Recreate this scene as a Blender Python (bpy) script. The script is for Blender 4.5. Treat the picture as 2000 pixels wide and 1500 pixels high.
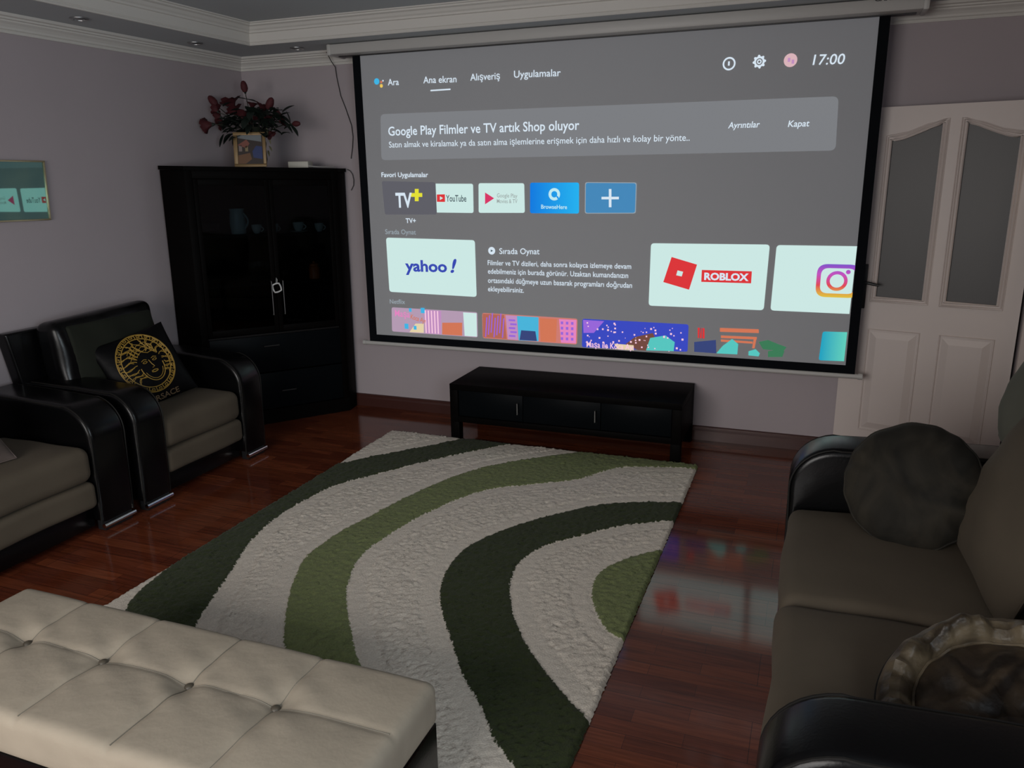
import bpy, bmesh, math, random
from mathutils import Vector, Matrix, noise
import numpy as np

random.seed(7)
WIN_X, DAY_W, SIDE_W = 2.2, 84.0, 52.0
for o in list(bpy.data.objects):
    bpy.data.objects.remove(o)
SC = bpy.context.scene
COL = SC.collection
PI = math.pi

# ---------------------------------------------------------------- camera
cam_d = bpy.data.cameras.new('camera')
cam_d.sensor_width = 36.0
cam_d.lens = 36.0 * 1540.4 / 2000.0
cam_d.clip_start = 0.05
cam = bpy.data.objects.new('camera', cam_d)
COL.objects.link(cam)
Rr = Vector((0.93396328, 0.35706881, -0.01464438))
Ru = Vector((-0.0793948, 0.24727367, 0.96568742))
Rb = Vector((0.34843803, -0.9007539, 0.25929393))
cam.matrix_world = Matrix(((Rr.x, Ru.x, Rb.x, 3.94352), (Rr.y, Ru.y, Rb.y, -4.928),
                           (Rr.z, Ru.z, Rb.z, 1.68), (0, 0, 0, 1)))
SC.camera = cam

# ---------------------------------------------------------------- view, sky, daylight
SC.view_settings.view_transform = 'Standard'
SC.view_settings.look = 'None'
SC.view_settings.gamma = 1.0
SC.view_settings.use_curve_mapping = False
SC.view_settings.exposure = 0.0
W = bpy.data.worlds.new('dusk_sky')
SC.world = W
W.use_nodes = True
W.node_tree.nodes['Background'].inputs[0].default_value = (0.62, 0.68, 0.76, 1)
W.node_tree.nodes['Background'].inputs[1].default_value = 0.35

def area(name, loc, target, sx, sy, power, color, spread=180):
    d = bpy.data.lights.new(name, 'AREA')
    d.shape = 'RECTANGLE'; d.size = sx; d.size_y = sy; d.energy = power; d.color = color
    o = bpy.data.objects.new(name, d); COL.objects.link(o)
    o.location = loc
    d.spread = math.radians(spread)
    v = Vector(target) - Vector(loc)
    o.rotation_euler = v.to_track_quat('-Z', 'Y').to_euler()
    return o
# dusk daylight arriving through the window in the wall behind the camera
area('window_daylight', (WIN_X, -6.66, 1.45), (WIN_X + .15, -4.0, -.1), 2.5, 1.8, DAY_W, (1.0, 0.935, 0.89), 130)
# cooler daylight through the side window, right of the camera
area('side_daylight', (5.20, -5.2, 1.60), (0.0, -3.4, 0.35), 1.5, 1.4, SIDE_W, (0.86, 0.94, 1.0), 140)
# weak warm light in the hall beyond the open door
area('hall_lamp', (5.55, -0.75, 2.45), (5.55, -0.75, 0.0), 0.25, 0.25, 2.5, (1.0, 0.82, 0.62))

# ---------------------------------------------------------------- materials
MATS = {}
def mat(name, color, rough=0.6, metal=0.0, spec=0.5, bump=None, var=None, sheen=0.0, emit=None,
        estr=1.0, coat=0.0, trans=0.0, ior=1.5):
    if name in MATS: return MATS[name]
    m = bpy.data.materials.new(name); m.use_nodes = True
    nt = m.node_tree; b = nt.nodes['Principled BSDF']
    b.inputs['Base Color'].default_value = (*color, 1)
    b.inputs['Roughness'].default_value = rough
    b.inputs['Metallic'].default_value = metal
    b.inputs['Specular IOR Level'].default_value = spec
    b.inputs['IOR'].default_value = ior
    b.inputs['Coat Weight'].default_value = coat
    b.inputs['Transmission Weight'].default_value = trans
    if sheen:
        b.inputs['Sheen Weight'].default_value = sheen
        b.inputs['Sheen Roughness'].default_value = 0.4
        b.inputs['Sheen Tint'].default_value = (*[min(1, c * 3 + .2) for c in color], 1)
    if emit:
        b.inputs['Emission Color'].default_value = (*emit, 1)
        b.inputs['Emission Strength'].default_value = estr
    tc = None
    if bump or var:
        tc = nt.nodes.new('ShaderNodeTexCoord')
    if var:     # (scale, amount) colour variation of the material itself
        n = nt.nodes.new('ShaderNodeTexNoise'); n.inputs['Scale'].default_value = var[0]
        n.inputs['Detail'].default_value = 5
        nt.links.new(tc.outputs['Object'], n.inputs['Vector'])
        mx = nt.nodes.new('ShaderNodeMix'); mx.data_type = 'RGBA'
        mx.inputs[6].default_value = (*[c * (1 - var[1]) for c in color], 1)
        mx.inputs[7].default_value = (*[min(1, c * (1 + var[1])) for c in color], 1)
        nt.links.new(n.outputs['Fac'], mx.inputs[0])
        nt.links.new(mx.outputs[2], b.inputs['Base Color'])
    if bump:    # (scale, strength, distance)
        n2 = nt.nodes.new('ShaderNodeTexNoise'); n2.inputs['Scale'].default_value = bump[0]
        n2.inputs['Detail'].default_value = 4
        nt.links.new(tc.outputs['Object'], n2.inputs['Vector'])
        bp = nt.nodes.new('ShaderNodeBump'); bp.inputs['Strength'].default_value = bump[1]
        bp.inputs['Distance'].default_value = bump[2]
        nt.links.new(n2.outputs['Fac'], bp.inputs['Height'])
        nt.links.new(bp.outputs['Normal'], b.inputs['Normal'])
    MATS[name] = m
    return m

M_WALL = mat('lilac_wall_paint', (0.415, 0.365, 0.382), 0.75, bump=(60, 0.12, 0.002), var=(3, 0.03), spec=0.3)
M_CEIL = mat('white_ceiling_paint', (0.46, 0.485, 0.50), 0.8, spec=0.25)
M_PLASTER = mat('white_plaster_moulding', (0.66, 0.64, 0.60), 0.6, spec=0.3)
M_DOOR = mat('white_door_paint', (0.62, 0.545, 0.51), 0.45, var=(5, 0.03))
M_SKIRT = mat('dark_red_wood_skirting', (0.055, 0.018, 0.014), 0.35)
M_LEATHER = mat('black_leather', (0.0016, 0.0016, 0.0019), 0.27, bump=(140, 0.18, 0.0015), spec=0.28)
M_WELT = mat('leather_welt', (0.010, 0.009, 0.008), 0.6, spec=0.2)
M_VELVET = mat('taupe_velvet', (0.092, 0.074, 0.053), 0.85, sheen=0.06, var=(7, 0.14), bump=(30, 0.12, 0.004), spec=0.2)
M_VELVETG = mat('olive_velvet', (0.014, 0.016, 0.011), 0.85, sheen=0.05, var=(6, 0.25), spec=0.2)
M_PILLOWG = mat('grey_green_velvet', (0.017, 0.0155, 0.012), 0.8, sheen=0.12, var=(9, 0.2), bump=(26, 0.2, 0.006), spec=0.2)
M_SATIN = mat('brown_crushed_satin', (0.066, 0.046, 0.028), 0.42, sheen=0.2, var=(9, 0.6), bump=(14, 0.5, 0.02), spec=0.35)
M_OTTO = mat('beige_suede', (0.30, 0.258, 0.20), 0.9, sheen=0.05, var=(4, 0.26), bump=(16, 0.3, 0.010), spec=0.15)
M_BUTTON = mat('dark_tuft_button', (0.06, 0.05, 0.035), 0.5)
M_CHROME = mat('polished_chrome', (0.78, 0.80, 0.82), 0.12, metal=1.0)
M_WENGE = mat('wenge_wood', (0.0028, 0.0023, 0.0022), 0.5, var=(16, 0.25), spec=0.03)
M_WENGE_D = mat('wenge_wood_inside', (0.006, 0.005, 0.005), 0.6, spec=0.2)
M_BLKGLASS = mat('black_glass_front', (0.003, 0.004, 0.005), 0.4, spec=0.04)
M_SAGE = mat('pale_sage_velvet', (0.095, 0.095, 0.074), 0.8, sheen=0.1, var=(9, 0.15), spec=0.2)
M_DIMSTEEL = mat('dim_steel', (0.13, 0.13, 0.13), 0.4, metal=1.0)
M_STEEL = mat('brushed_steel', (0.42, 0.42, 0.42), 0.38, metal=1.0)
M_BLKMETAL = mat('black_metal', (0.012, 0.012, 0.013), 0.4)
M_GOLDF = mat('gilt_frame', (0.24, 0.155, 0.065), 0.45, metal=0.2)
M_BRASSF = mat('pale_brass_frame', (0.50, 0.42, 0.26), 0.3, metal=0.6)
M_GOLDP = mat('gold_print', (0.36, 0.22, 0.035), 0.5, metal=0.1)
M_GOLDP2 = mat('dull_gold_print', (0.16, 0.10, 0.05), 0.6)
M_PLASTICW = mat('white_plastic', (0.55, 0.53, 0.46), 0.5)
M_PORC = mat('white_porcelain', (0.60, 0.64, 0.64), 0.2)
M_ROSE = mat('red_rose_petal', (0.060, 0.005, 0.008), 0.75, var=(30, 0.3))
M_LEAF = mat('dark_green_leaf', (0.006, 0.014, 0.009), 0.6, var=(20, 0.3))
M_LEAF2 = mat('pale_dry_leaf', (0.18, 0.17, 0.10), 0.6)
M_STEM = mat('green_stem', (0.018, 0.024, 0.012), 0.6)
M_CABLE = mat('dark_cable', (0.03, 0.027, 0.027), 0.5)
M_CABLEW = mat('white_cable', (0.45, 0.44, 0.42), 0.5)
M_FABRIC = mat('projection_fabric', (0.34, 0.335, 0.335), 0.95, spec=0.05, emit=(0.034, 0.038, 0.045))
M_BORDER = mat('black_screen_border', (0.004, 0.005, 0.007), 0.9, spec=0.1)
M_HOUSING = mat('white_screen_housing', (0.50, 0.49, 0.47), 0.45)
M_GLASSP = mat('clear_glass', (0.9, 0.95, 0.95), 0.02, trans=1.0, ior=1.45)

def crush(m, dark, light, scale):
    """crushed pile: patches lying one way or the other"""
    nt = m.node_tree; b = nt.nodes['Principled BSDF']
    tc = nt.nodes.new('ShaderNodeTexCoord'); n = nt.nodes.new('ShaderNodeTexNoise')
    n.inputs['Scale'].default_value = scale; n.inputs['Detail'].default_value = 4; n.inputs['Distortion'].default_value = 1.6
    cr = nt.nodes.new('ShaderNodeValToRGB'); e = cr.color_ramp.elements
    e[0].position = .40; e[0].color = (*dark, 1); e[1].position = .66; e[1].color = (*light, 1)
    nt.links.new(tc.outputs['Object'], n.inputs['Vector']); nt.links.new(n.outputs['Fac'], cr.inputs[0]); nt.links.new(cr.outputs[0], b.inputs['Base Color'])
crush(M_SATIN, (0.026, 0.018, 0.010), (0.135, 0.104, 0.064), 8)
M_FACE = mat('dark_brown_crushed_satin', (0.02, 0.014, 0.009), 0.45, sheen=0.15, bump=(14, 0.4, 0.02), spec=0.35)
crush(M_FACE, (0.012, 0.008, 0.005), (0.070, 0.048, 0.028), 7)
crush(M_PILLOWG, (0.013, 0.012, 0.0095), (0.034, 0.029, 0.021), 3.5)
def glass_sheet(name, tint, rough, fac):
    m = bpy.data.materials.new(name); m.use_nodes = True
    nt = m.node_tree; nt.nodes.clear()
    out = nt.nodes.new('ShaderNodeOutputMaterial'); mx = nt.nodes.new('ShaderNodeMixShader')
    t = nt.nodes.new('ShaderNodeBsdfTransparent'); t.inputs[0].default_value = (*tint, 1)
    g = nt.nodes.new('ShaderNodeBsdfGlossy'); g.inputs['Roughness'].default_value = rough
    mx.inputs[0].default_value = fac
    nt.links.new(t.outputs[0], mx.inputs[1]); nt.links.new(g.outputs[0], mx.inputs[2])
    nt.links.new(mx.outputs[0], out.inputs[0])
    return m
M_CABGLASS = glass_sheet('smoked_cabinet_glass', (0.38, 0.43, 0.45), 0.03, 0.02)
M_WINGLASS = glass_sheet('window_glass', (0.95, 0.97, 0.98), 0.02, 0.06)
M_FROST = mat('frosted_door_glass', (0.075, 0.072, 0.072), 0.42, spec=0.4, bump=(220, 0.15, 0.001))

def floor_material():
    m = bpy.data.materials.new('dark_red_laminate'); m.use_nodes = True
    nt = m.node_tree; b = nt.nodes['Principled BSDF']
    tc = nt.nodes.new('ShaderNodeTexCoord')
    def brick(w, h, off, mortar):
        n = nt.nodes.new('ShaderNodeTexBrick')
        n.offset = 0.37; n.offset_frequency = 2; n.squash = 1.0
        n.inputs['Scale'].default_value = 1.0
        n.inputs['Brick Width'].default_value = w; n.inputs['Row Height'].default_value = h
        n.inputs['Mortar Size'].default_value = mortar; n.inputs['Mortar Smooth'].default_value = 0.1
        n.inputs['Bias'].default_value = 0.0
        nt.links.new(tc.outputs['Object'], n.inputs['Vector'])
        return n
    bs = brick(0.46, 0.064, 0.4, 0.0006)
    bs.inputs['Color1'].default_value = (0.20, 0.055, 0.024, 1)
    bs.inputs['Color2'].default_value = (0.115, 0.028, 0.014, 1)
    bs.inputs['Mortar'].default_value = (0.045, 0.012, 0.009, 1)
    bw = brick(1.29, 0.192, 0.4, 0.0012)
    bw.inputs['Color1'].default_value = (1, 1, 1, 1); bw.inputs['Color2'].default_value = (0.86, 0.86, 0.86, 1)
    bw.inputs['Mortar'].default_value = (0.35, 0.35, 0.35, 1)
    mp = nt.nodes.new('ShaderNodeMapping'); mp.inputs['Scale'].default_value = (2.2, 34, 1)
    nt.links.new(tc.outputs['Object'], mp.inputs['Vector'])
    gr = nt.nodes.new('ShaderNodeTexNoise'); gr.inputs['Scale'].default_value = 2.2; gr.inputs['Detail'].default_value = 6
    nt.links.new(mp.outputs[0], gr.inputs['Vector'])
    cr = nt.nodes.new('ShaderNodeValToRGB')
    cr.color_ramp.elements[0].position = 0.3; cr.color_ramp.elements[0].color = (0.62, 0.58, 0.56, 1)
    cr.color_ramp.elements[1].position = 0.72; cr.color_ramp.elements[1].color = (1.2, 1.15, 1.1, 1)
    nt.links.new(gr.outputs['Fac'], cr.inputs[0])
    m1 = nt.nodes.new('ShaderNodeMix'); m1.data_type = 'RGBA'; m1.blend_type = 'MULTIPLY'; m1.inputs[0].default_value = 1
    nt.links.new(bs.outputs['Color'], m1.inputs[6]); nt.links.new(bw.outputs['Color'], m1.inputs[7])
    m2 = nt.nodes.new('ShaderNodeMix'); m2.data_type = 'RGBA'; m2.blend_type = 'MULTIPLY'; m2.inputs[0].default_value = 1
    nt.links.new(m1.outputs[2], m2.inputs[6]); nt.links.new(cr.outputs[0], m2.inputs[7])
    nt.links.new(m2.outputs[2], b.inputs['Base Color'])
    b.inputs['Roughness'].default_value = 0.10
    b.inputs['IOR'].default_value = 1.5
    bp = nt.nodes.new('ShaderNodeBump'); bp.inputs['Strength'].default_value = 0.10; bp.inputs['Distance'].default_value = 0.0008
    nt.links.new(bw.outputs['Fac'], bp.inputs['Height']); bp.invert = True
    nt.links.new(bp.outputs['Normal'], b.inputs['Normal'])
    return m
M_FLOOR = floor_material()

# ---------------------------------------------------------------- mesh helpers
class MB:
    """collects shapes in one bmesh and links them as one mesh object"""
    def __init__(self): self.bm = bmesh.new()
    def face(self, pts):
        return self.bm.faces.new([self.bm.verts.new(Vector(p)) for p in pts])
    def box(self, x0, x1, y0, y1, z0, z1, bev=0.0):
        return self.obox((x0, y0, z0), (x1 - x0, 0, 0), (0, y1 - y0, 0), (0, 0, z1 - z0), bev)
    def obox(self, o, a, b, c, bev=0.0):
        o, a, b, c = Vector(o), Vector(a), Vector(b), Vector(c)
        t = bmesh.new()
        v = [t.verts.new(o + a * i + b * j + c * k) for k in (0, 1) for j in (0, 1) for i in (0, 1)]
        for f in ((0, 2, 3, 1), (4, 5, 7, 6), (0, 1, 5, 4), (2, 6, 7, 3), (0, 4, 6, 2), (1, 3, 7, 5)):
            t.faces.new([v[i] for i in f])
        bmesh.ops.recalc_face_normals(t, faces=t.faces)
        if bev:
            bmesh.ops.bevel(t, geom=list(t.edges), offset=bev, segments=2, profile=0.5, affect='EDGES', clamp_overlap=True)
        return self.merge(t)
    def merge(self, t):
        me = bpy.data.meshes.new('tmp'); t.to_mesh(me); t.free()
        self.bm.from_mesh(me); bpy.data.meshes.remove(me)
        return self
    def roundbox(self, c, h, r, n=6, fn=None, M=None):
        """box with rounded edges; h half sizes, r radius; fn deforms the local point"""
        hx, hy, hz = h
        def samples(hh, n):
            s = []
            k = 4
            for i in range(k + 1): s.append(-hh + r * (1 - math.cos(PI / 2 * i / k)))
            for i in range(1, n): s.append(-hh + r + (2 * hh - 2 * r) * i / n)
            for i in range(k, -1, -1): s.append(hh - r * (1 - math.cos(PI / 2 * i / k)))
            return s
        NN = n if isinstance(n, tuple) else (n, n, n)
        S = [samples(hx, NN[0]), samples(hy, NN[1]), samples(hz, NN[2])]
        inner = (hx - r, hy - r, hz - r)
        t = bmesh.new(); cache = {}
        def vert(p):
            key = tuple(round(q, 5) for q in p)
            if key in cache: return cache[key]
            q = Vector([max(-inner[i], min(inner[i], p[i])) for i in range(3)])
            d = Vector(p) - q
            if d.length > 1e-9: d = d.normalized() * r
            w = q + d
            if fn: w = Vector(fn(w))
            if M is not None: w = M @ w
            cache[key] = t.verts.new(w + Vector(c)); return cache[key]
        for ax in range(3):
            u, v = (ax + 1) % 3, (ax + 2) % 3
            for s in (-1, 1):
                A, B = S[u], S[v]
                for i in range(len(A) - 1):
                    for j in range(len(B) - 1):
                        q = []
                        for (a, b) in ((A[i], B[j]), (A[i + 1], B[j]), (A[i + 1], B[j + 1]), (A[i], B[j + 1])):
                            p = [0, 0, 0]; p[ax] = s * h[ax]; p[u] = a; p[v] = b
                            q.append(vert(p))
                        if len(set(q)) == 4:
                            try: t.faces.new(q if s > 0 else q[::-1])
                            except ValueError: pass
        return self.merge(t)
    def tube(self, pts, r, seg=8, cap=True):
        pts = [Vector(p) for p in pts]
        rr = r if isinstance(r, (list, tuple)) else [r] * len(pts)
        rings = []
        prev = None
        for i, p in enumerate(pts):
            d = (pts[min(i + 1, len(pts) - 1)] - pts[max(i - 1, 0)])
            d = d.normalized() if d.length > 1e-9 else Vector((0, 0, 1))
            if prev is None:
                a = d.orthogonal().normalized()
            else:
                a = (prev - d * prev.dot(d))
                a = a.normalized() if a.length > 1e-6 else d.orthogonal().normalized()
            prev = a
            b = d.cross(a)
            rings.append([self.bm.verts.new(p + (a * math.cos(2 * PI * k / seg) + b * math.sin(2 * PI * k / seg)) * rr[i]) for k in range(seg)])
        for i in range(len(rings) - 1):
            for k in range(seg):
                self.bm.faces.new((rings[i][k], rings[i][(k + 1) % seg], rings[i + 1][(k + 1) % seg], rings[i + 1][k]))
        if cap:
            self.bm.faces.new(rings[0][::-1]); self.bm.faces.new(rings[-1])
        return self
    def lathe(self, prof, c=(0, 0, 0), seg=24, M=None):
        c = Vector(c); rings = []
        for (r, z) in prof:
            ring = []
            for k in range(seg):
                p = Vector((r * math.cos(2 * PI * k / seg), r * math.sin(2 * PI * k / seg), z))
                if M is not None: p = M @ p
                ring.append(self.bm.verts.new(p + c))
            rings.append(ring)
        for i in range(len(rings) - 1):
            for k in range(seg):
                self.bm.faces.new((rings[i][k], rings[i][(k + 1) % seg], rings[i + 1][(k + 1) % seg], rings[i + 1][k]))
        self.bm.faces.new(rings[0][::-1]); self.bm.faces.new(rings[-1])
        return self
    def prism(self, prof, y0, y1, r=0.0, axis='y'):
        """profile (x,z) swept from y0 to y1 with rounded rims of radius r"""
        n = len(prof); P = [Vector((p[0], p[1])) for p in prof]
        area2 = sum(P[i].x * P[(i + 1) % n].y - P[(i + 1) % n].x * P[i].y for i in range(n))
        sg = 1 if area2 > 0 else -1
        nor = []
        for i in range(n):
            d0 = (P[i] - P[i - 1]).normalized(); d1 = (P[(i + 1) % n] - P[i]).normalized()
            n0 = Vector((d0.y, -d0.x)) * sg; n1 = Vector((d1.y, -d1.x)) * sg
            m = (n0 + n1); m = m / max(0.35, m.length_squared / 2) if m.length > 1e-6 else n0
            nor.append(m)
        rows = []
        if r > 0:
            k = 4
            for i in range(k + 1):
                a = PI / 2 * i / k; rows.append((y0 + r * (1 - math.sin(a)), r * (1 - math.cos(PI / 2 - a))))
            rows = [(y, r * (1 - math.sin(PI / 2 * i / k))) for i, (y, _) in enumerate(rows)]
            rows = [(y0 + r * (1 - math.cos(PI / 2 * i / k)), r * (1 - math.sin(PI / 2 * i / k))) for i in range(k + 1)]
            rows += [(y1 - (y - y0), ins) for (y, ins) in rows[::-1]]
        else:
            rows = [(y0, 0), (y1, 0)]
        rings = []
        for (y, ins) in rows:
            rings.append([self.bm.verts.new((P[i].x - nor[i].x * ins, y, P[i].y - nor[i].y * ins)) for i in range(n)])
        fs = []
        for a in range(len(rings) - 1):
            for i in range(n):
                fs.append(self.bm.faces.new((rings[a][i], rings[a][(i + 1) % n], rings[a + 1][(i + 1) % n], rings[a + 1][i])))
        fs.append(self.bm.faces.new(rings[0][::-1])); fs.append(self.bm.faces.new(rings[-1]))
        bmesh.ops.recalc_face_normals(self.bm, faces=fs)
        return self
    def poly(self, pts2, z0, z1, warp=None):
        """vertical prism over a floor polygon"""
        lo = [self.bm.verts.new((p[0], p[1], z0)) for p in pts2]
        hi = [self.bm.verts.new((p[0], p[1], z1)) for p in pts2]
        n = len(pts2); fs = []
        for i in range(n):
            fs.append(self.bm.faces.new((lo[i], lo[(i + 1) % n], hi[(i + 1) % n], hi[i])))
        fs.append(self.bm.faces.new(lo[::-1])); fs.append(self.bm.faces.new(hi))
        bmesh.ops.recalc_face_normals(self.bm, faces=fs)
        return self
    def build(self, name, m, parent=None, smooth=True, warp=None, angle=40):
        bm = self.bm
        if warp:
            for v in bm.verts: v.co = warp(v.co)
        off = ROOT.get(parent.name, Vector((0, 0, 0))) if parent else Vector((0, 0, 0))
        if off.length: bmesh.ops.translate(bm, verts=bm.verts, vec=-off)
        me = bpy.data.meshes.new(name); bm.to_mesh(me); bm.free()
        if m: me.materials.append(m)
        if smooth:
            for p in me.polygons: p.use_smooth = True
            me.set_sharp_from_angle(angle=math.radians(angle))
        o = bpy.data.objects.new(name, me); COL.objects.link(o)
        if parent:
            o.parent = parent; ROOT[o.name] = off
        return o
ROOT = {}
def thing(name, label, cat, loc, group=None):
    o = bpy.data.objects.new(name, None); COL.objects.link(o)
    o.empty_display_size = 0.1
    o.location = loc; ROOT[o.name] = Vector(loc)
    return tag(o, label, cat, group)
def tag(o, label, cat, group=None):
    o['label'] = label; o['category'] = cat
    if group: o['group'] = group
    return o
def struct(o):
    o['kind'] = 'structure'; return o
def arc(cx, cz, rx, rz, a0, a1, n):
    return [(cx + rx * math.cos(math.radians(a0 + (a1 - a0) * i / n)), cz + rz * math.sin(math.radians(a0 + (a1 - a0) * i / n))) for i in range(n + 1)]

# ---------------------------------------------------------------- measured layouts, metres
SCREEN_TEXT = [
('F', 'Ara', (1.297, 2.227), (1.376, 2.226), 0.038, 'tw', 0, 0),
('F', 'Ana ekran', (1.55, 2.227), (1.778, 2.222), 0.039, 'tw', 0, 0),
('F', 'Alışveriş', (1.872, 2.226), (2.067, 2.225), 0.039, 'tw', 0, 0),
('F', 'Uygulamalar', (2.158, 2.228), (2.451, 2.222), 0.039, 'tw', 0, 0),
('B', 'Google Play Filmler ve TV artık Shop oluyor', (1.283, 1.921), (2.568, 1.918), 0.054, 'tw', 1, 0),
('B', 'Satın almak ve kiralamak ya da satın alma işlemlerine erişmek için daha hızlı ve kolay bir yönte..', (1.283, 1.847), (3.217, 1.838), 0.036, 'tw', 0, 0),
('B', 'Ayrıntılar', (3.425, 1.898), (3.591, 1.898), 0.032, 'tw', 1, 0.15),
('B', 'Kapat', (3.74, 1.895), (3.847, 1.895), 0.032, 'tw', 1, 0.15),
('F', 'Favori Uygulamalar', (1.213, 1.662), (1.556, 1.658), 0.029, 'tw', 1, 0),
('F', 'TV+', (1.378, 1.365), (1.453, 1.366), 0.03, 'tw', 1, 0),
('F', 'Sırada Oynat', (1.218, 1.291), (1.449, 1.291), 0.031, 'tg', 0, 0),
('F', 'Sırada Oynat', (2.043, 1.176), (2.314, 1.18), 0.036, 'tw', 0, 0),
('F', 'Filmler ve TV dizileri, daha sonra kolayca izlemeye devam', (1.96, 1.103), (2.899, 1.105), 0.031, 'tw', 0, 0),
('F', 'edebilmeniz için burada görünür. Uzaktan kumandanızın', (1.96, 1.048), (2.882, 1.049), 0.032, 'tw', 0, 0),
('F', 'ortasındaki düğmeye uzun basarak programları doğrudan', (1.959, 0.989), (2.907, 0.99), 0.032, 'tw', 0, 0),
('F', 'ekleyebilirsiniz.', (1.958, 0.933), (2.206, 0.933), 0.032, 'tw', 0, 0),
('F', 'Netflix', (1.224, 0.819), (1.342, 0.822), 0.03, 'tg', 0, 0),
('F', '17:00', (3.841, 2.203), (3.994, 2.199), 0.05, 'tw', 0, 0.1),
('Y', 'yahoo', (1.358, 1.048), (1.669, 1.05), 0.072, 'ty', 2, 0),
('Y', '!', (1.692, 1.049), (1.718, 1.049), 0.084, 'ty', 2, 0.3),
('U', 'YouTube', (1.68, 1.504), (1.823, 1.503), 0.04, 'td', 1, 0),
('G', 'Google Play', (2.034, 1.529), (2.171, 1.526), 0.024, 'tn', 0, 0),
('G', 'Movies & TV', (2.033, 1.494), (2.171, 1.493), 0.024, 'tn', 0, 0),
('H', 'BrowseHere', (2.327, 1.46), (2.494, 1.458), 0.024, 'tb', 1, 0),
('V', 'TV', (1.311, 1.468), (1.433, 1.468), 0.089, 'tw', 2, 0),
('R', 'ROBLOX', (3.335, 1.055), (3.586, 1.057), 0.039, 'tw', 3, 0),
('1', 'Maşa', (1.259, 0.735), (1.374, 0.73), 0.043, 'pk', 1, 0),
('1', 'Koca Ayı', (1.378, 0.723), (1.49, 0.697), 0.032, 'or', 1, 0),
('3', 'Maşa ile Koca Ayı', (2.626, 0.606), (2.928, 0.603), 0.037, 'pw', 1, 0),
]
SCREEN_TILES = {
'B': ((1.23, 2.055), (3.983, 2.041), (3.991, 1.767), (1.218, 1.769)),
'V': ((1.213, 1.636), (1.605, 1.625), (1.607, 1.421), (1.223, 1.419)),
'U': ((1.608, 1.616), (1.871, 1.613), (1.869, 1.432), (1.609, 1.434)),
'G': ((1.909, 1.616), (2.216, 1.613), (2.218, 1.434), (1.905, 1.433)),
'H': ((2.255, 1.616), (2.568, 1.614), (2.569, 1.431), (2.253, 1.432)),
'P': ((2.606, 1.616), (2.92, 1.611), (2.919, 1.433), (2.606, 1.431)),
'Y': ((1.221, 1.267), (1.873, 1.26), (1.875, 0.892), (1.225, 0.901)),
'R': ((3.015, 1.26), (3.689, 1.264), (3.68, 0.889), (3.012, 0.886)),
'I': ((3.726, 1.262), (4.143, 1.263), (4.137, 0.89), (3.717, 0.89)),
'1': ((1.235, 0.794), (1.877, 0.79), (1.875, 0.621), (1.228, 0.625)),
'2': ((1.912, 0.788), (2.564, 0.782), (2.562, 0.616), (1.912, 0.619)),
'3': ((2.596, 0.784), (3.256, 0.783), (3.257, 0.615), (2.595, 0.601)),
'T': ((4.007, 0.783), (4.135, 0.786), (4.133, 0.619), (3.999, 0.615)),
}
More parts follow.
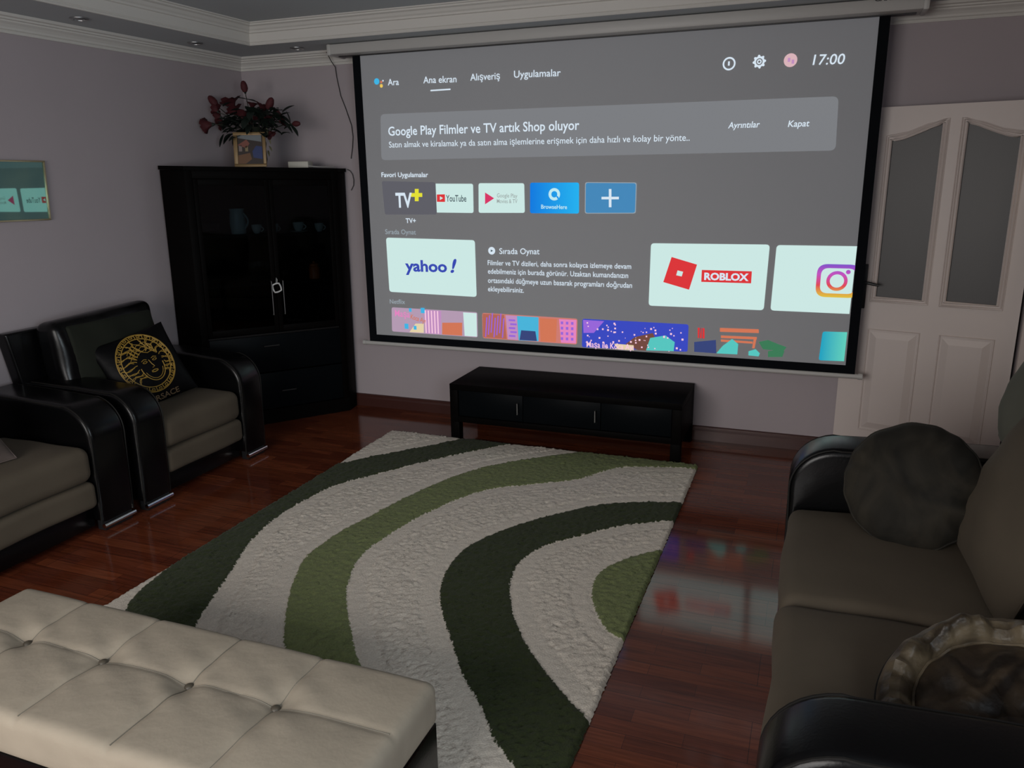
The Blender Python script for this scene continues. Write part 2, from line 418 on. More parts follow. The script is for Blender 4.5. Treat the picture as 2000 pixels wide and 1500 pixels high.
SCREEN_SHAPES = [
('uline', 'F', 'tw', [(1.597, 2.186), (1.735, 2.187), (1.735, 2.179), (1.597, 2.178)]),
('rtilt', 'R', 'rd', [(3.14, 1.182), (3.29, 1.141), (3.25, 0.992), (3.096, 1.032)]),
('rin', 'R', 'wc', [(3.178, 1.104), (3.211, 1.097), (3.204, 1.069), (3.171, 1.075)]),
('rrect', 'R', 'rd', [(3.319, 1.111), (3.601, 1.111), (3.601, 1.042), (3.319, 1.041)]),
('ytred', 'U', 'rd', [(1.614, 1.548), (1.672, 1.549), (1.671, 1.501), (1.613, 1.502)]),
('yttri', 'U', 'wc', [(1.636, 1.537), (1.658, 1.525), (1.635, 1.513)]),
('gptri', 'G', 'pkr', [(1.953, 1.559), (2.014, 1.523), (1.951, 1.486)]),
('plush', 'P', 'tw', [(2.709, 1.53), (2.815, 1.53), (2.815, 1.515), (2.709, 1.515)]),
('plusv', 'P', 'tw', [(2.753, 1.575), (2.769, 1.575), (2.771, 1.469), (2.755, 1.469)]),
('tvph', 'V', 'ye', [(1.426, 1.558), (1.509, 1.558), (1.508, 1.533), (1.425, 1.534)]),
('tvpv', 'V', 'ye', [(1.456, 1.584), (1.484, 1.584), (1.48, 1.506), (1.452, 1.506)]),
('nred', 'F', 'rd', [(3.311, 0.766), (3.351, 0.765), (3.354, 0.703), (3.314, 0.704)]),
('ban1', 'F', 'or', [(3.44, 0.772), (3.66, 0.776), (3.662, 0.754), (3.441, 0.749)]),
('ban2', 'F', 'or', [(3.448, 0.727), (3.652, 0.73), (3.653, 0.715), (3.449, 0.712)]),
('ban3', 'F', 'or', [(3.449, 0.703), (3.63, 0.701), (3.631, 0.689), (3.45, 0.69)]),
('ban4', 'F', 'or', [(3.637, 0.729), (3.652, 0.73), (3.644, 0.662), (3.63, 0.662)]),
('tent', 'F', 'tl', [(3.427, 0.617), (3.463, 0.666), (3.514, 0.71), (3.55, 0.681), (3.548, 0.619)]),
('dk', 'F', 'nv', [(3.294, 0.678), (3.42, 0.698), (3.427, 0.617), (3.297, 0.618)]),
('bush1', 'F', 'gn', [(3.665, 0.701), (3.715, 0.716), (3.773, 0.695), (3.82, 0.68), (3.805, 0.655), (3.691, 0.659)]),
('bush2', 'F', 'gn', [(3.72, 0.649), (3.765, 0.661), (3.81, 0.655), (3.801, 0.621), (3.722, 0.615)]),
('bush3', 'F', 'tl', [(3.611, 0.642), (3.65, 0.657), (3.675, 0.634), (3.67, 0.615), (3.612, 0.617)]),
('c1a', '1', 'wc', [(1.775, 0.785), (1.872, 0.784), (1.871, 0.626), (1.781, 0.626)]),
('c1b', '1', 'pl', [(1.479, 0.788), (1.613, 0.787), (1.607, 0.628), (1.49, 0.626)]),
('c1c', '1', 'wm', [(1.415, 0.69), (1.478, 0.693), (1.475, 0.629), (1.365, 0.628)]),
('c1d', '1', 'or', [(1.618, 0.707), (1.766, 0.715), (1.763, 0.626), (1.614, 0.626)]),
('h2a', '2', 'or2', [(1.916, 0.783), (2.068, 0.782), (2.083, 0.623), (1.915, 0.625)]),
('h2b', '2', 'pl', [(2.079, 0.781), (2.157, 0.78), (2.162, 0.621), (2.091, 0.622)]),
('h2c', '2', 'sky', [(2.157, 0.78), (2.305, 0.779), (2.304, 0.621), (2.166, 0.619)]),
('h2d', '2', 'or', [(2.312, 0.774), (2.429, 0.774), (2.422, 0.623), (2.318, 0.622)]),
('h2e', '2', 'pk', [(2.443, 0.774), (2.558, 0.774), (2.555, 0.623), (2.456, 0.622)]),
('h2f', '2', 'nv', [(2.185, 0.687), (2.283, 0.686), (2.293, 0.622), (2.173, 0.622)]),
('s3a', '3', 'vi', [(2.601, 0.777), (2.737, 0.776), (2.672, 0.698), (2.605, 0.694)]),
('s3b', '3', 'br', [(2.876, 0.639), (2.933, 0.687), (3.043, 0.719), (3.066, 0.676), (3.005, 0.606), (2.954, 0.606)]),
('s3c', '3', 'tl', [(3.005, 0.608), (3.028, 0.687), (3.121, 0.708), (3.178, 0.67), (3.174, 0.614)]),
('s3d', '3', 'wm', [(2.804, 0.637), (2.927, 0.635), (2.928, 0.603), (2.825, 0.603)]),
]
SCREEN_RINGS = [
('dotb', 'F', 'bl', (1.216, 2.255), 0.019, 0.0),
('doty', 'F', 'ye2', (1.248, 2.227), 0.011, 0.0),
('dotr', 'F', 'or', (1.249, 2.25), 0.007, 0.0),
('dotg', 'F', 'tw', (1.262, 2.257), 0.005, 0.0),
('ring', 'F', 'tw', (3.412, 2.234), 0.034, 0.0256),
('avatar', 'F', 'av', (3.729, 2.233), 0.034, 0.0),
('play', 'F', 'tw', (1.989, 1.195), 0.024, 0.0),
('gear', 'F', 'tw', (3.57, 2.235), 0.027, 0.0175),
('gear2', 'F', 'tw', (3.57, 2.235), 0.012, 0.006),
('browse', 'H', 'tb', (2.412, 1.546), 0.037, 0.0191),
('igc', 'I', 'ig', (4.057, 1.071), 0.055, 0.0367),
('igd', 'I', 'ig', (4.111, 1.122), 0.012, 0.0),
]
CAMERA_GLYPH = (3.95, 1.163, 4.174, 0.979)
RUG_LINES = {
'A_out': [(1.877, -0.546), (1.661, -0.818), (1.499, -1.009), (1.385, -1.177)],
'A_in': [(2.205, -0.54), (1.955, -0.836), (1.795, -1.07), (1.619, -1.351), (1.541, -1.5), (1.503, -1.749), (1.504, -1.943), (1.549, -2.188), (1.649, -2.434), (1.728, -2.63), (1.815, -2.84)],
'B_out': [(2.675, -0.531), (2.385, -0.775), (2.222, -0.955), (2.109, -1.163), (2.008, -1.468), (1.935, -1.807), (1.898, -1.985), (1.896, -2.236), (1.955, -2.404), (2.061, -2.606), (2.207, -2.826)],
'B_in': [(3.383, -0.578), (3.164, -0.627), (2.952, -0.716), (2.798, -0.949), (2.577, -1.106), (2.357, -1.274), (2.2, -1.631), (2.131, -1.985), (2.132, -2.184), (2.19, -2.349), (2.238, -2.45), (2.334, -2.59), (2.456, -2.747), (2.525, -2.831)],
'C_out': [(3.381, -1.088), (3.061, -1.212), (2.864, -1.388), (2.693, -1.607), (2.56, -1.864), (2.543, -2.086), (2.588, -2.282), (2.672, -2.446), (2.796, -2.623), (2.923, -2.798), (3.049, -2.932), (3.138, -3.05), (3.22, -3.124), (3.244, -3.145)],
'C_in': [(3.389, -1.322), (3.177, -1.451), (2.999, -1.637), (2.877, -1.791), (2.826, -1.966), (2.848, -2.15), (2.919, -2.323), (3.003, -2.466), (3.107, -2.603), (3.237, -2.739), (3.348, -2.838), (3.411, -2.89)],
'D': [(3.383, -1.653), (3.255, -1.791), (3.181, -1.949), (3.19, -2.111), (3.258, -2.274), (3.33, -2.376), (3.397, -2.405)],
}
BOUQUET = [
(0.304,-0.356,2.217,0.0498,0,0,1),
(0.062,-0.357,2.143,0.0548,0,-0.6,0.8),
(0.171,-0.482,2.092,0.0448,1,-0.6,0.5),
(0.119,-0.478,2.017,0.0647,2,-1,-0.1),
(0.212,-0.373,2.116,0.0747,1,-0.3,0.8),
(0.180,-0.387,2.133,0.0548,1,-0.4,0.9),
(0.377,-0.396,2.112,0.0498,1,0.2,0.9),
(0.541,-0.447,2.096,0.0548,0,0.5,0.8),
(0.463,-0.405,2.085,0.0647,1,0.3,0.7),
(0.553,-0.405,2.053,0.0498,1,0.7,0.4),
(0.698,-0.409,2.004,0.0398,0,1,0),
(0.550,-0.468,1.962,0.0448,1,0.4,-0.5),
(0.329,-0.430,2.041,0.0598,1,-0.1,0.4),
(0.484,-0.435,2.029,0.0647,1,0.3,0.3),
(0.113,-0.389,2.067,0.0448,1,-0.8,0.2),
(0.110,-0.351,2.033,0.0548,1,-0.7,0),
(0.326,-0.357,2.015,0.0598,1,0.1,0.2),
(0.261,-0.414,2.070,0.0647,1,-0.3,0.5),
(0.606,-0.428,2.019,0.0398,1,0.9,0.2),
]
LEAF_SPOTS = [
(0.358,2.168,-1,0.25),
(0.358,2.168,1,-0.15),
(0.146,1.956,-0.5,-1),
(0.245,1.966,-0.3,-0.9),
(0.617,2.056,1,0.3),
(0.687,2.010,-0.2,0.9),
(0.690,1.997,0.6,-0.7),
(0.165,2.132,0.8,0.3),
(0.227,1.993,-0.9,-0.2),
(0.412,1.971,0.3,-0.6),
]

# ================================================================ the room
RX, RY = 4.96, -6.40          # right wall, wall behind the camera
ZS, ZC = 2.485, 2.61          # soffit and upper ceiling
struct(MB().box(-0.2, 6.3, RY - 0.25, 0.2, -0.12, 0.0).build('floor', M_FLOOR, smooth=False))
struct(MB().box(-0.2, 0.0, RY - 0.2, 0.2, 0.0, 2.8).build('wall_left', M_WALL, smooth=False))
struct(MB().box(0.0, 6.3, 0.0, 0.2, 0.0, 2.8).build('wall_back', M_WALL, smooth=False))
w = MB()
w.box(RX, RX + 0.16, -0.27, 0.0, 0, 2.8); w.box(RX, RX + 0.16, -1.16, -0.27, 2.03, 2.8); w.box(RX, RX + 0.16, -4.4, -1.16, 0, 2.8)
w.box(RX, RX + 0.16, RY, -6.0, 0, 2.8); w.box(RX, RX + 0.16, -6.0, -4.4, 0, .85); w.box(RX, RX + 0.16, -6.0, -4.4, 2.32, 2.8)
struct(w.build('wall_right', M_WALL, smooth=False))
w = MB()
WX0, WX1, WZ0, WZ1 = WIN_X - 1.2, WIN_X + 1.2, 0.40, 2.36
w.box(0, WX0, RY - 0.2, RY, 0, 2.8); w.box(WX1, RX + 0.16, RY - 0.2, RY, 0, 2.8)
w.box(WX0, WX1, RY - 0.2, RY, 0, WZ0); w.box(WX0, WX1, RY - 0.2, RY, WZ1, 2.8)
struct(w.build('wall_front', M_WALL, smooth=False))
w = MB()
w.box(6.1, 6.3, -2.2, 0, 0, 2.8); w.box(RX + 0.16, 6.1, -2.3, -2.2, 0, 2.8)
struct(w.build('wall_hall', M_WALL, smooth=False))
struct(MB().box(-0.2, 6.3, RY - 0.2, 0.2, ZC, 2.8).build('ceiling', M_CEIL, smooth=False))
# window behind the camera
win = MB()
for (a, b, c, d) in ((WX0, WX1, WZ0, WZ0 + .06), (WX0, WX1, WZ1 - .06, WZ1), (WX0, WX0 + .06, WZ0, WZ1), (WX1 - .06, WX1, WZ0, WZ1), (WIN_X - .03, WIN_X + .03, WZ0, WZ1)):
    win.box(a, b, RY - 0.13, RY - 0.07, c, d)
wo = struct(win.build('window_1', M_PLASTER, smooth=False)); ROOT[wo.name] = Vector((0, 0, 0))
g = MB(); g.box(WX0 + .06, WX1 - .06, RY - 0.103, RY - 0.097, WZ0 + .06, WZ1 - .06); g.build('glass_pane', M_WINGLASS, wo, smooth=False)

win2 = MB()
for (a, b, c, d) in ((-6.0, -4.4, .85, .91), (-6.0, -4.4, 2.26, 2.32), (-6.0, -5.94, .85, 2.32), (-4.46, -4.4, .85, 2.32), (-5.23, -5.17, .85, 2.32)):
    win2.box(RX + .07, RX + .13, a, b, c, d)
wo2 = struct(win2.build('window_2', M_PLASTER, smooth=False)); ROOT[wo2.name] = Vector((0, 0, 0))
g = MB(); g.box(RX + .097, RX + .103, -5.94, -4.46, .91, 2.26); g.build('glass_pane', M_WINGLASS, wo2, smooth=False)

def loop_trim(prof, x0, x1, y0, y1):
    m = MB(); rings = []
    for (d, z) in prof:
        rings.append([m.bm.verts.new(p) for p in ((x0 + d, y1 - d, z), (x1 - d, y1 - d, z), (x1 - d, y0 + d, z), (x0 + d, y0 + d, z))])
    for i in range(len(rings)):
        a, b = rings[i], rings[(i + 1) % len(rings)]
        for k in range(4):
            m.bm.faces.new((a[k], a[(k + 1) % 4], b[(k + 1) % 4], b[k]))
    bmesh.ops.recalc_face_normals(m.bm, faces=m.bm.faces)
    return m
# dropped soffit round the tray ceiling
s = MB(); TX0, TX1, TY0, TY1 = 0.44, RX - 0.44, RY + 0.44, -0.44
s.box(0, TX0, RY, 0, ZS, ZC); s.box(TX1, RX, RY, 0, ZS, ZC); s.box(TX0, TX1, TY1, 0, ZS, ZC); s.box(TX0, TX1, RY, TY0, ZS, ZC)
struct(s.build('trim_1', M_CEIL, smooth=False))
crown = [(0, 2.4), (.010, 2.4), (.013, 2.407), (.011, 2.413), (.020, 2.418), (.023, 2.428), (.034, 2.440), (.048, 2.450), (.050, 2.457), (.062, 2.460), (.064, 2.468), (.078, 2.472), (.082, 2.480), (.084, ZS), (0, ZS)]
struct(loop_trim(crown, 0, RX, RY, 0).build('trim_2', M_PLASTER, smooth=False))
riser = [(0, ZS), (.012, ZS), (.016, 2.492), (.013, 2.499), (.019, 2.504), (.020, 2.514), (.024, 2.552), (.034, 2.556), (.036, 2.566), (.046, 2.574), (.055, 2.588), (.070, 2.594), (.072, 2.602), (.084, 2.604), (.086, ZC), (0, ZC)]
struct(loop_trim(riser, TX0, TX1, TY0, TY1).build('trim_3', M_PLASTER, smooth=False))
b = MB(); b.prism([(0, 0), (-.018, 0), (-.018, .062), (-.012, .074), (-.012, .088), (0, .092)], 0.0, RX)
for v in b.bm.verts: v.co = Vector((v.co.y, v.co.x, v.co.z))
bmesh.ops.recalc_face_normals(b.bm, faces=b.bm.faces)
struct(b.build('baseboard_back', M_SKIRT, smooth=False))
b = MB(); b.prism([(0, 0), (.018, 0), (.018, .062), (.012, .074), (.012, .088), (0, .092)], RY, -0.018)
struct(b.build('baseboard_left', M_SKIRT, smooth=False))
b = MB(); b.prism([(RX, 0), (RX - .018, 0), (RX - .018, .062), (RX - .012, .074), (RX - .012, .088), (RX, .092)], RY, -1.24)
struct(b.build('baseboard_right', M_SKIRT, smooth=False))
# door lining and casing in the right wall
t = MB()
t.box(RX - .004, RX + .164, -0.29, -0.262, 0, 2.03); t.box(RX - .004, RX + .164, -1.168, -1.14, 0, 2.03); t.box(RX - .004, RX + .164, -1.168, -0.262, 2.005, 2.035)
t.box(RX + .062, RX + .10, -0.305, -0.288, 0, 2.0)
t.box(RX - .016, RX, -1.235, -1.155, 0, 2.10); t.box(RX - .016, RX, -1.1549, -0.27, 2.02, 2.10)
struct(t.build('trim_4', M_DOOR, smooth=False))

# ---------------------------------------------------------------- the open door
DA = Vector((4.117, -0.052, 0)); DU = Vector((0.9722, -0.2341, 0)); DN = Vector((0.2341, 0.9722, 0))
def dwarp(p): return DA + DU * p.x + DN * p.y + Vector((0, 0, p.z))
def ogee(u0, u1, left, n=12):
    pts = []
    for i in range(n + 1):
        s_ = i / n if left else 1 - i / n
        z = 1.820 + 0.077 * (1 - math.cos(PI * s_ * 0.86)) / (1 - math.cos(PI * 0.86))
        pts.append((u0 + (u1 - u0) * i / n, z))
    return pts
DW = 0.848; GL = (.145, .400); GR = (.494, .750); GZ = .966
d = MB()
d.box(0, DW, 0, .036, 0.008, GZ); d.box(0, GL[0], 0, .036, GZ, 1.985); d.box(GL[1], GR[0], 0, .036, GZ, 1.985); d.box(GR[1], DW, 0, .036, GZ, 1.985)
for (g_, left) in ((GL, True), (GR, False)):
    arcp = ogee(*g_, left)
    d.prism(arcp + [(g_[1], 1.985), (g_[0], 1.985)], 0, .036)
leaf = struct(d.build('door_1', M_DOOR, warp=dwarp, smooth=False)); ROOT[leaf.name] = Vector((0, 0, 0))
for (g_, left) in ((GL, True), (GR, False)):
    arcp = ogee(*g_, left)
    outline = [(g_[0], GZ)] + arcp + [(g_[1], GZ)]
    mm = MB(); mm.prism(outline, .014, .020)
    mm.build('glass_pane', M_FROST, leaf, warp=dwarp, smooth=False)
    mo = MB()
    for (off, r, y) in ((0.004, .008, .002), (-0.010, .006, -.001), (-0.019, .0035, .0)):
        cx = (g_[0] + g_[1]) / 2
        o2 = [(u + (off if u < cx else -off) if abs(u - cx) > .05 else u, z + (off if z < 1.2 else -off)) for (u, z) in outline]
        o2.append(o2[0])
        mo.tube([(u, y, z) for (u, z) in o2], r, 6)
    mo.build('glazing_bead', M_DOOR, leaf, warp=dwarp)
for (u0, u1) in ((.135, .397), (.497, .752)):
    mo = MB()
    z0, z1 = .195, .790
    mo.tube([(u0, 0, z0), (u1, 0, z0), (u1, 0, z1), (u0, 0, z1), (u0, 0, z0)], .0055, 6)
    mo.obox((u0 + .012, -.002, z0 + .012), (u1 - u0 - .024, 0, 0), (0, .006, 0), (0, 0, z1 - z0 - .024))
    # raised field with sloping margins
    f = [(u0 + .014, -.002, z0 + .014), (u1 - .014, -.002, z0 + .014), (u1 - .014, -.002, z1 - .014), (u0 + .014, -.002, z1 - .014)]
    k = [(u0 + .048, -.011, z0 + .048), (u1 - .048, -.011, z0 + .048), (u1 - .048, -.011, z1 - .048), (u0 + .048, -.011, z1 - .048)]
    mo.face(k)
    for i in range(4): mo.face([f[i], f[(i + 1) % 4], k[(i + 1) % 4], k[i]])
    bmesh.ops.recalc_face_normals(mo.bm, faces=mo.bm.faces)
    mo.build('door_panel', M_DOOR, leaf, warp=dwarp, smooth=False)
h = MB()
h.box(.062, .104, -.008, .001, .905, 1.155, .004)
h.tube([(.083, -.004, 1.052), (.083, -.045, 1.052), (.090, -.052, 1.053), (.120, -.054, 1.056), (.150, -.052, 1.049), (.176, -.050, 1.046)], [.010, .010, .010, .009, .008, .007], 10)
h.build('door_handle', M_BLKMETAL, leaf, warp=dwarp)
for z in (0.45, 1.70):
    hg = MB(); hg.box(RX + .002, RX + .030, -.2935, -.289, z - .055, z + .055)
    hg.build('hinge', M_DOOR, leaf, smooth=False)
    for dz in (-.035, 0, .035):
        sc = MB(); sc.lathe([(0.0035, 0), (.0035, .002)], (RX + .014 + (.004 if dz else .010), -.294, z + dz), 8, Matrix.Rotation(PI / 2, 3, 'X'))
        sc.build('hinge_screw', M_BLKMETAL, leaf)

# ================================================================ projection screen
def lin(c): return tuple(((v / 255 + .055) / 1.055) ** 2.4 if v > 10 else v / 255 / 12.92 for v in c)
def em(name, rgb, k=1.0):
    c = lin(rgb); m = mat(name, (0.02, 0.02, 0.02), 0.95, spec=0.05, emit=tuple(x * k for x in c)); return m
SCM = {'tw': em('projected_white_text', (214, 228, 240)), 'tg': em('projected_grey_text', (150, 162, 170)),
       'ty': em('projected_indigo', (52, 70, 176)), 'td': em('projected_dark_text', (66, 84, 92)), 'tn': em('projected_faint_text', (150, 160, 158)),
       'tb': em('projected_pale_blue', (190, 232, 240)), 'pk': em('projected_pink', (226, 130, 190)), 'or': em('projected_orange', (208, 116, 84)),
       'pw': em('projected_rose_white', (246, 200, 222)), 'rd': em('projected_red', (218, 50, 54)), 'wc': em('projected_card_white', (203, 231, 227)),
       'pkr': em('projected_crimson', (214, 50, 100)), 'ye': em('projected_yellow', (226, 222, 50)), 'ye2': em('projected_amber', (232, 196, 90)),
       'tl': em('projected_teal', (84, 196, 190)), 'nv': em('projected_navy', (52, 66, 120)), 'gn': em('projected_green', (56, 120, 84)),
       'pl': em('projected_lilac', (190, 140, 190)), 'wm': em('projected_cream', (226, 208, 168)), 'or2': em('projected_brown_orange', (176, 100, 84)),
       'sky': em('projected_sky', (70, 178, 216)), 'vi': em('projected_violet', (150, 100, 216)), 'br': em('projected_brown', (112, 70, 60)),
       'bl': em('projected_azure', (60, 178, 226)), 'av': em('projected_blush', (216, 178, 184)),
       'B': em('projected_banner_grey', (122, 124, 128)), 'V': em('projected_slate', (92, 92, 100)), 'H': em('projected_app_blue', (12, 150, 236)),
       'P': em('projected_steel_blue', (66, 134, 184)), '1': em('projected_mauve', (178, 152, 176)), '2': em('projected_terracotta', (204, 122, 112)),
       '3': em('projected_deep_blue', (54, 70, 190)), 'T': em('projected_turquoise', (50, 176, 186))}
m_ = SCM['wc']
SCM['Y'] = SCM['U'] = SCM['G'] = SCM['R'] = SCM['I'] = m_
def grad_mat(name, stops, axis='Z', lo=0, hi=1):
    m = bpy.data.materials.new(name); m.use_nodes = True; nt = m.node_tree; b = nt.nodes['Principled BSDF']
    b.inputs['Base Color'].default_value = (.02, .02, .02, 1); b.inputs['Roughness'].default_value = .95
    b.inputs['Specular IOR Level'].default_value = .05
    tc = nt.nodes.new('ShaderNodeTexCoord'); sp = nt.nodes.new('ShaderNodeSeparateXYZ'); mr = nt.nodes.new('ShaderNodeMapRange')
    mr.inputs['From Min'].default_value = lo; mr.inputs['From Max'].default_value = hi
    cr = nt.nodes.new('ShaderNodeValToRGB'); e = cr.color_ramp.elements
    while len(e) < len(stops): e.new(0.5)
    for i, (p, c) in enumerate(stops): e[i].position = p; e[i].color = (*lin(c), 1)
    nt.links.new(tc.outputs['Object'], sp.inputs[0]); nt.links.new(sp.outputs[axis], mr.inputs[0]); nt.links.new(mr.outputs[0], cr.inputs[0])
    nt.links.new(cr.outputs[0], b.inputs['Emission Color']); b.inputs['Emission Strength'].default_value = 1
    return m
SX0, SX1, SZ0, SZ1, SY = 1.05, 4.195, 0.548, 2.422, -0.2
scr = thing('projection_screen', 'huge pull-down projection screen with black border showing a lit app menu', 'projection screen', (2.62, SY, 2.422))
M_IG = grad_mat('projected_sunset_blend', [(0, (222, 190, 60)), (.35, (222, 70, 80)), (.7, (190, 80, 190)), (1, (120, 80, 200))], 'Z', 0.98 - 2.422, 1.165 - 2.422)

m = MB()
m.obox((0.935, -0.305, 2.418), (3.40, 0, 0), (0, .185, 0), (0, 0, .064), .012)
hs = m.build('screen_housing', M_HOUSING, scr)
for x in (0.930, 4.335):
    m = MB(); m.obox((x - .006, -0.309, 2.414), (.03, 0, 0), (0, .193, 0), (0, 0, .069), .010); m.build('end_cap', M_HOUSING, scr)
m = MB(); m.box(0.96, 4.31, -.225, -.175, 2.4135, 2.4185); m.build('screen_slot', M_BLKMETAL, scr, smooth=False)
m = MB(); m.box(SX0, SX1, SY, SY + .004, SZ0, SZ1); fab = m.build('screen_fabric', M_FABRIC, scr, smooth=False)
m = MB()
yb0, yb1 = SY - .006, SY - .0002
m.box(SX0, 1.104, yb0, yb1, SZ0, SZ1); m.box(4.143, SX1, yb0, yb1, SZ0, SZ1); m.box(1.104, 4.143, yb0, yb1, SZ0, .596)
m.build('black_border', M_BORDER, scr, smooth=False)
m = MB(); m.tube([(1.008, SY, .535), (4.224, SY, .535)], .0145, 14)
m.build('bottom_bar', M_HOUSING, scr)
for x in (1.008, 4.224):
    m = MB(); m.tube([(x - .012, SY, .535), (x + .012, SY, .535)], .018, 14); m.build('bar_cap', M_HOUSING, scr)

_dg = None
def text_mesh(s, bold=0):
    cu = bpy.data.curves.new('t', 'FONT'); cu.body = s; cu.size = 1.0; cu.resolution_u = 3
    cu.offset = (.004, .012, .03, .04)[bold]
    o = bpy.data.objects.new('t', cu); COL.objects.link(o)
    dg = bpy.context.evaluated_depsgraph_get(); dg.update()
    me = bpy.data.meshes.new_from_object(o.evaluated_get(dg))
    bpy.data.objects.remove(o); bpy.data.curves.remove(cu)
    return me
_h = text_mesh('H'); CAP = max(v.co.y for v in _h.vertices); bpy.data.meshes.remove(_h)
def text_part(name, s, A, B, cap, m, bold, shear, parent, y, flip=None):
    me = text_mesh(s, bold)
    x0 = min(v.co.x for v in me.vertices); x1 = max(v.co.x for v in me.vertices)
    dx, dz = B[0] - A[0], B[1] - A[1]; L = math.hypot(dx, dz); c, sn = dx / L, dz / L
    off = ROOT[parent.name]
    for v in me.vertices:
        vy = v.co.y * cap / CAP
        u = (v.co.x - x0) * L / (x1 - x0) + shear * vy
        v.co = Vector((A[0] + c * u - sn * vy, y, A[1] + sn * u + c * vy)) - off
    me.materials.clear(); me.materials.append(m)
    o = bpy.data.objects.new(name, me); COL.objects.link(o); o.parent = parent; ROOT[o.name] = off
    return o
def flat(name, pts, m, parent, y, th=.0008, inner=None):
    b = MB(); n = len(pts)
    if inner is None:
        lo = [b.bm.verts.new((p[0], y, p[1])) for p in pts]; hi = [b.bm.verts.new((p[0], y + th, p[1])) for p in pts]
        b.bm.faces.new(lo); b.bm.faces.new(hi[::-1])
        for i in range(n): b.bm.faces.new((lo[i], hi[i], hi[(i + 1) % n], lo[(i + 1) % n]))
    else:
        A = [b.bm.verts.new((p[0], y, p[1])) for p in pts]; B_ = [b.bm.verts.new((p[0], y, p[1])) for p in inner]
        for i in range(n): b.bm.faces.new((A[i], A[(i + 1) % n], B_[(i + 1) % n], B_[i]))
    bmesh.ops.recalc_face_normals(b.bm, faces=b.bm.faces)
    return b.build(name, m, parent, smooth=False)
def rounded(q, r, n=4, corners=(1, 1, 1, 1)):
    out = []
    for i in range(4):
        p = Vector(q[i]); a = (Vector(q[i - 1]) - p).normalized(); c = (Vector(q[(i + 1) % 4]) - p).normalized()
        if not corners[i]: out.append(tuple(p)); continue
        for k in range(n + 1):
            t_ = k / n
            out.append(tuple(p + a * r * (1 - t_) ** 2 + c * r * t_ ** 2))
    return out
TNAME = {'B': 'notice_banner', 'V': 'app_tile', 'U': 'app_tile', 'G': 'app_tile', 'H': 'app_tile', 'P': 'add_tile', 'Y': 'app_card', 'R': 'app_card',
         'I': 'app_card', '1': 'film_thumbnail', '2': 'film_thumbnail', '3': 'film_thumbnail', 'T': 'film_thumbnail'}
TLAB = {'B': 'grey notice banner across the projected menu', 'V': 'dark grey selected tile with TV+ logo', 'U': 'white tile with red play badge', 'G': 'white tile with crimson triangle',
        'H': 'bright blue browser tile', 'P': 'steel blue tile with a plus sign', 'Y': 'white card with indigo lettering', 'R': 'white card with red tilted square',
        'I': 'white card with camera outline, cut by the border', '1': 'pinkish thumbnail with curtains', '2': 'orange street thumbnail', '3': 'blue thumbnail', 'T': 'turquoise thumbnail'}
TILE = {'F': scr}
YT = SY - .0016
for k, q in SCREEN_TILES.items():
    c = (0, 1, 1, 0) if k == 'U' else ((1, 0, 0, 1) if k in 'IT' else (1, 1, 1, 1))
    rr = {'B': .03, 'Y': .02, 'R': .02, 'I': .02}.get(k, .014)
    mm_ = SCM[k]
    if k == 'H':
        mm_ = grad_mat('projected_app_blue_blend', [(0, (0, 120, 222)), (1, (30, 176, 238))], 'X', q[0][0] - 2.62, q[1][0] - 2.62)
    if k == 'T':
        mm_ = grad_mat('projected_turquoise_blend', [(0, (30, 160, 190)), (1, (96, 206, 186))], 'X', q[0][0] - 2.62, q[1][0] - 2.62)
    yy = YT if k != 'B' else SY - .0009
    TILE[k] = flat(TNAME[k], rounded(q, rr, 4, c), mm_, scr, yy, YT * 0 + .0006)
    TILE[k]['label'] = TLAB[k]
    if k == 'P':
        qq = rounded(q, rr); cx = sum(p[0] for p in qq) / len(qq); cz = sum(p[1] for p in qq) / len(qq)
        inn = [(cx + (p[0] - cx) * .97, cz + (p[1] - cz) * .955) for p in qq]
        flat('tile_outline', qq, SCM['tg'], TILE[k], YT - .0006, inner=inn)
SNAME = dict(uline='tab_underline', rtilt='tilted_square_logo', rin='logo_window', rrect='logo_plate', ytred='play_badge', yttri='play_triangle', gptri='film_triangle',
             plush='plus_bar', plusv='plus_bar', tvph='plus_bar', tvpv='plus_bar', nred='red_logo_stripe', ban1='bench_slat', ban2='bench_slat', ban3='bench_slat', ban4='bench_leg',
             tent='teal_tent', dk='dark_wall', bush1='green_bush', bush2='green_bush', bush3='teal_bush')
for i, (k, pa, mk, pts) in enumerate(SCREEN_SHAPES):
    nm = SNAME.get(k, 'picture_patch')
    flat(nm, pts, SCM[mk], TILE[pa], YT - .0009 - .00012 * (i % 9) if pa != 'F' else SY - .0012 - .0001 * (i % 9), .0003)
def circ_pts(c, r, n=28, gear=False):
    out = []
    for i in range(n):
        a = 2 * PI * i / n
        rr = r * (1.28 if gear and (i % (n // 8)) in (0, 1) else 1.0)
        out.append((c[0] + rr * math.cos(a), c[1] + rr * math.sin(a)))
    return out
RNAME = dict(dotb='assistant_dot', doty='assistant_dot', dotr='assistant_dot', dotg='assistant_dot', ring='info_ring', avatar='avatar_disc', play='play_disc',
             gear='gear_icon', gear2='gear_hub', browse='browser_ring', igc='camera_lens_ring', igd='camera_flash_dot')
for (k, pa, mk, c, r, ri) in SCREEN_RINGS:
    mt_ = M_IG if mk == 'ig' else SCM[mk]
    n = 32
    yy = (YT if pa != 'F' else SY) - .0014
    if ri > 0: flat(RNAME[k], circ_pts(c, r, n, k == 'gear'), mt_, TILE[pa], yy, inner=circ_pts(c, ri, n))
    else: flat(RNAME[k], circ_pts(c, r, n), mt_, TILE[pa], yy, .0004)
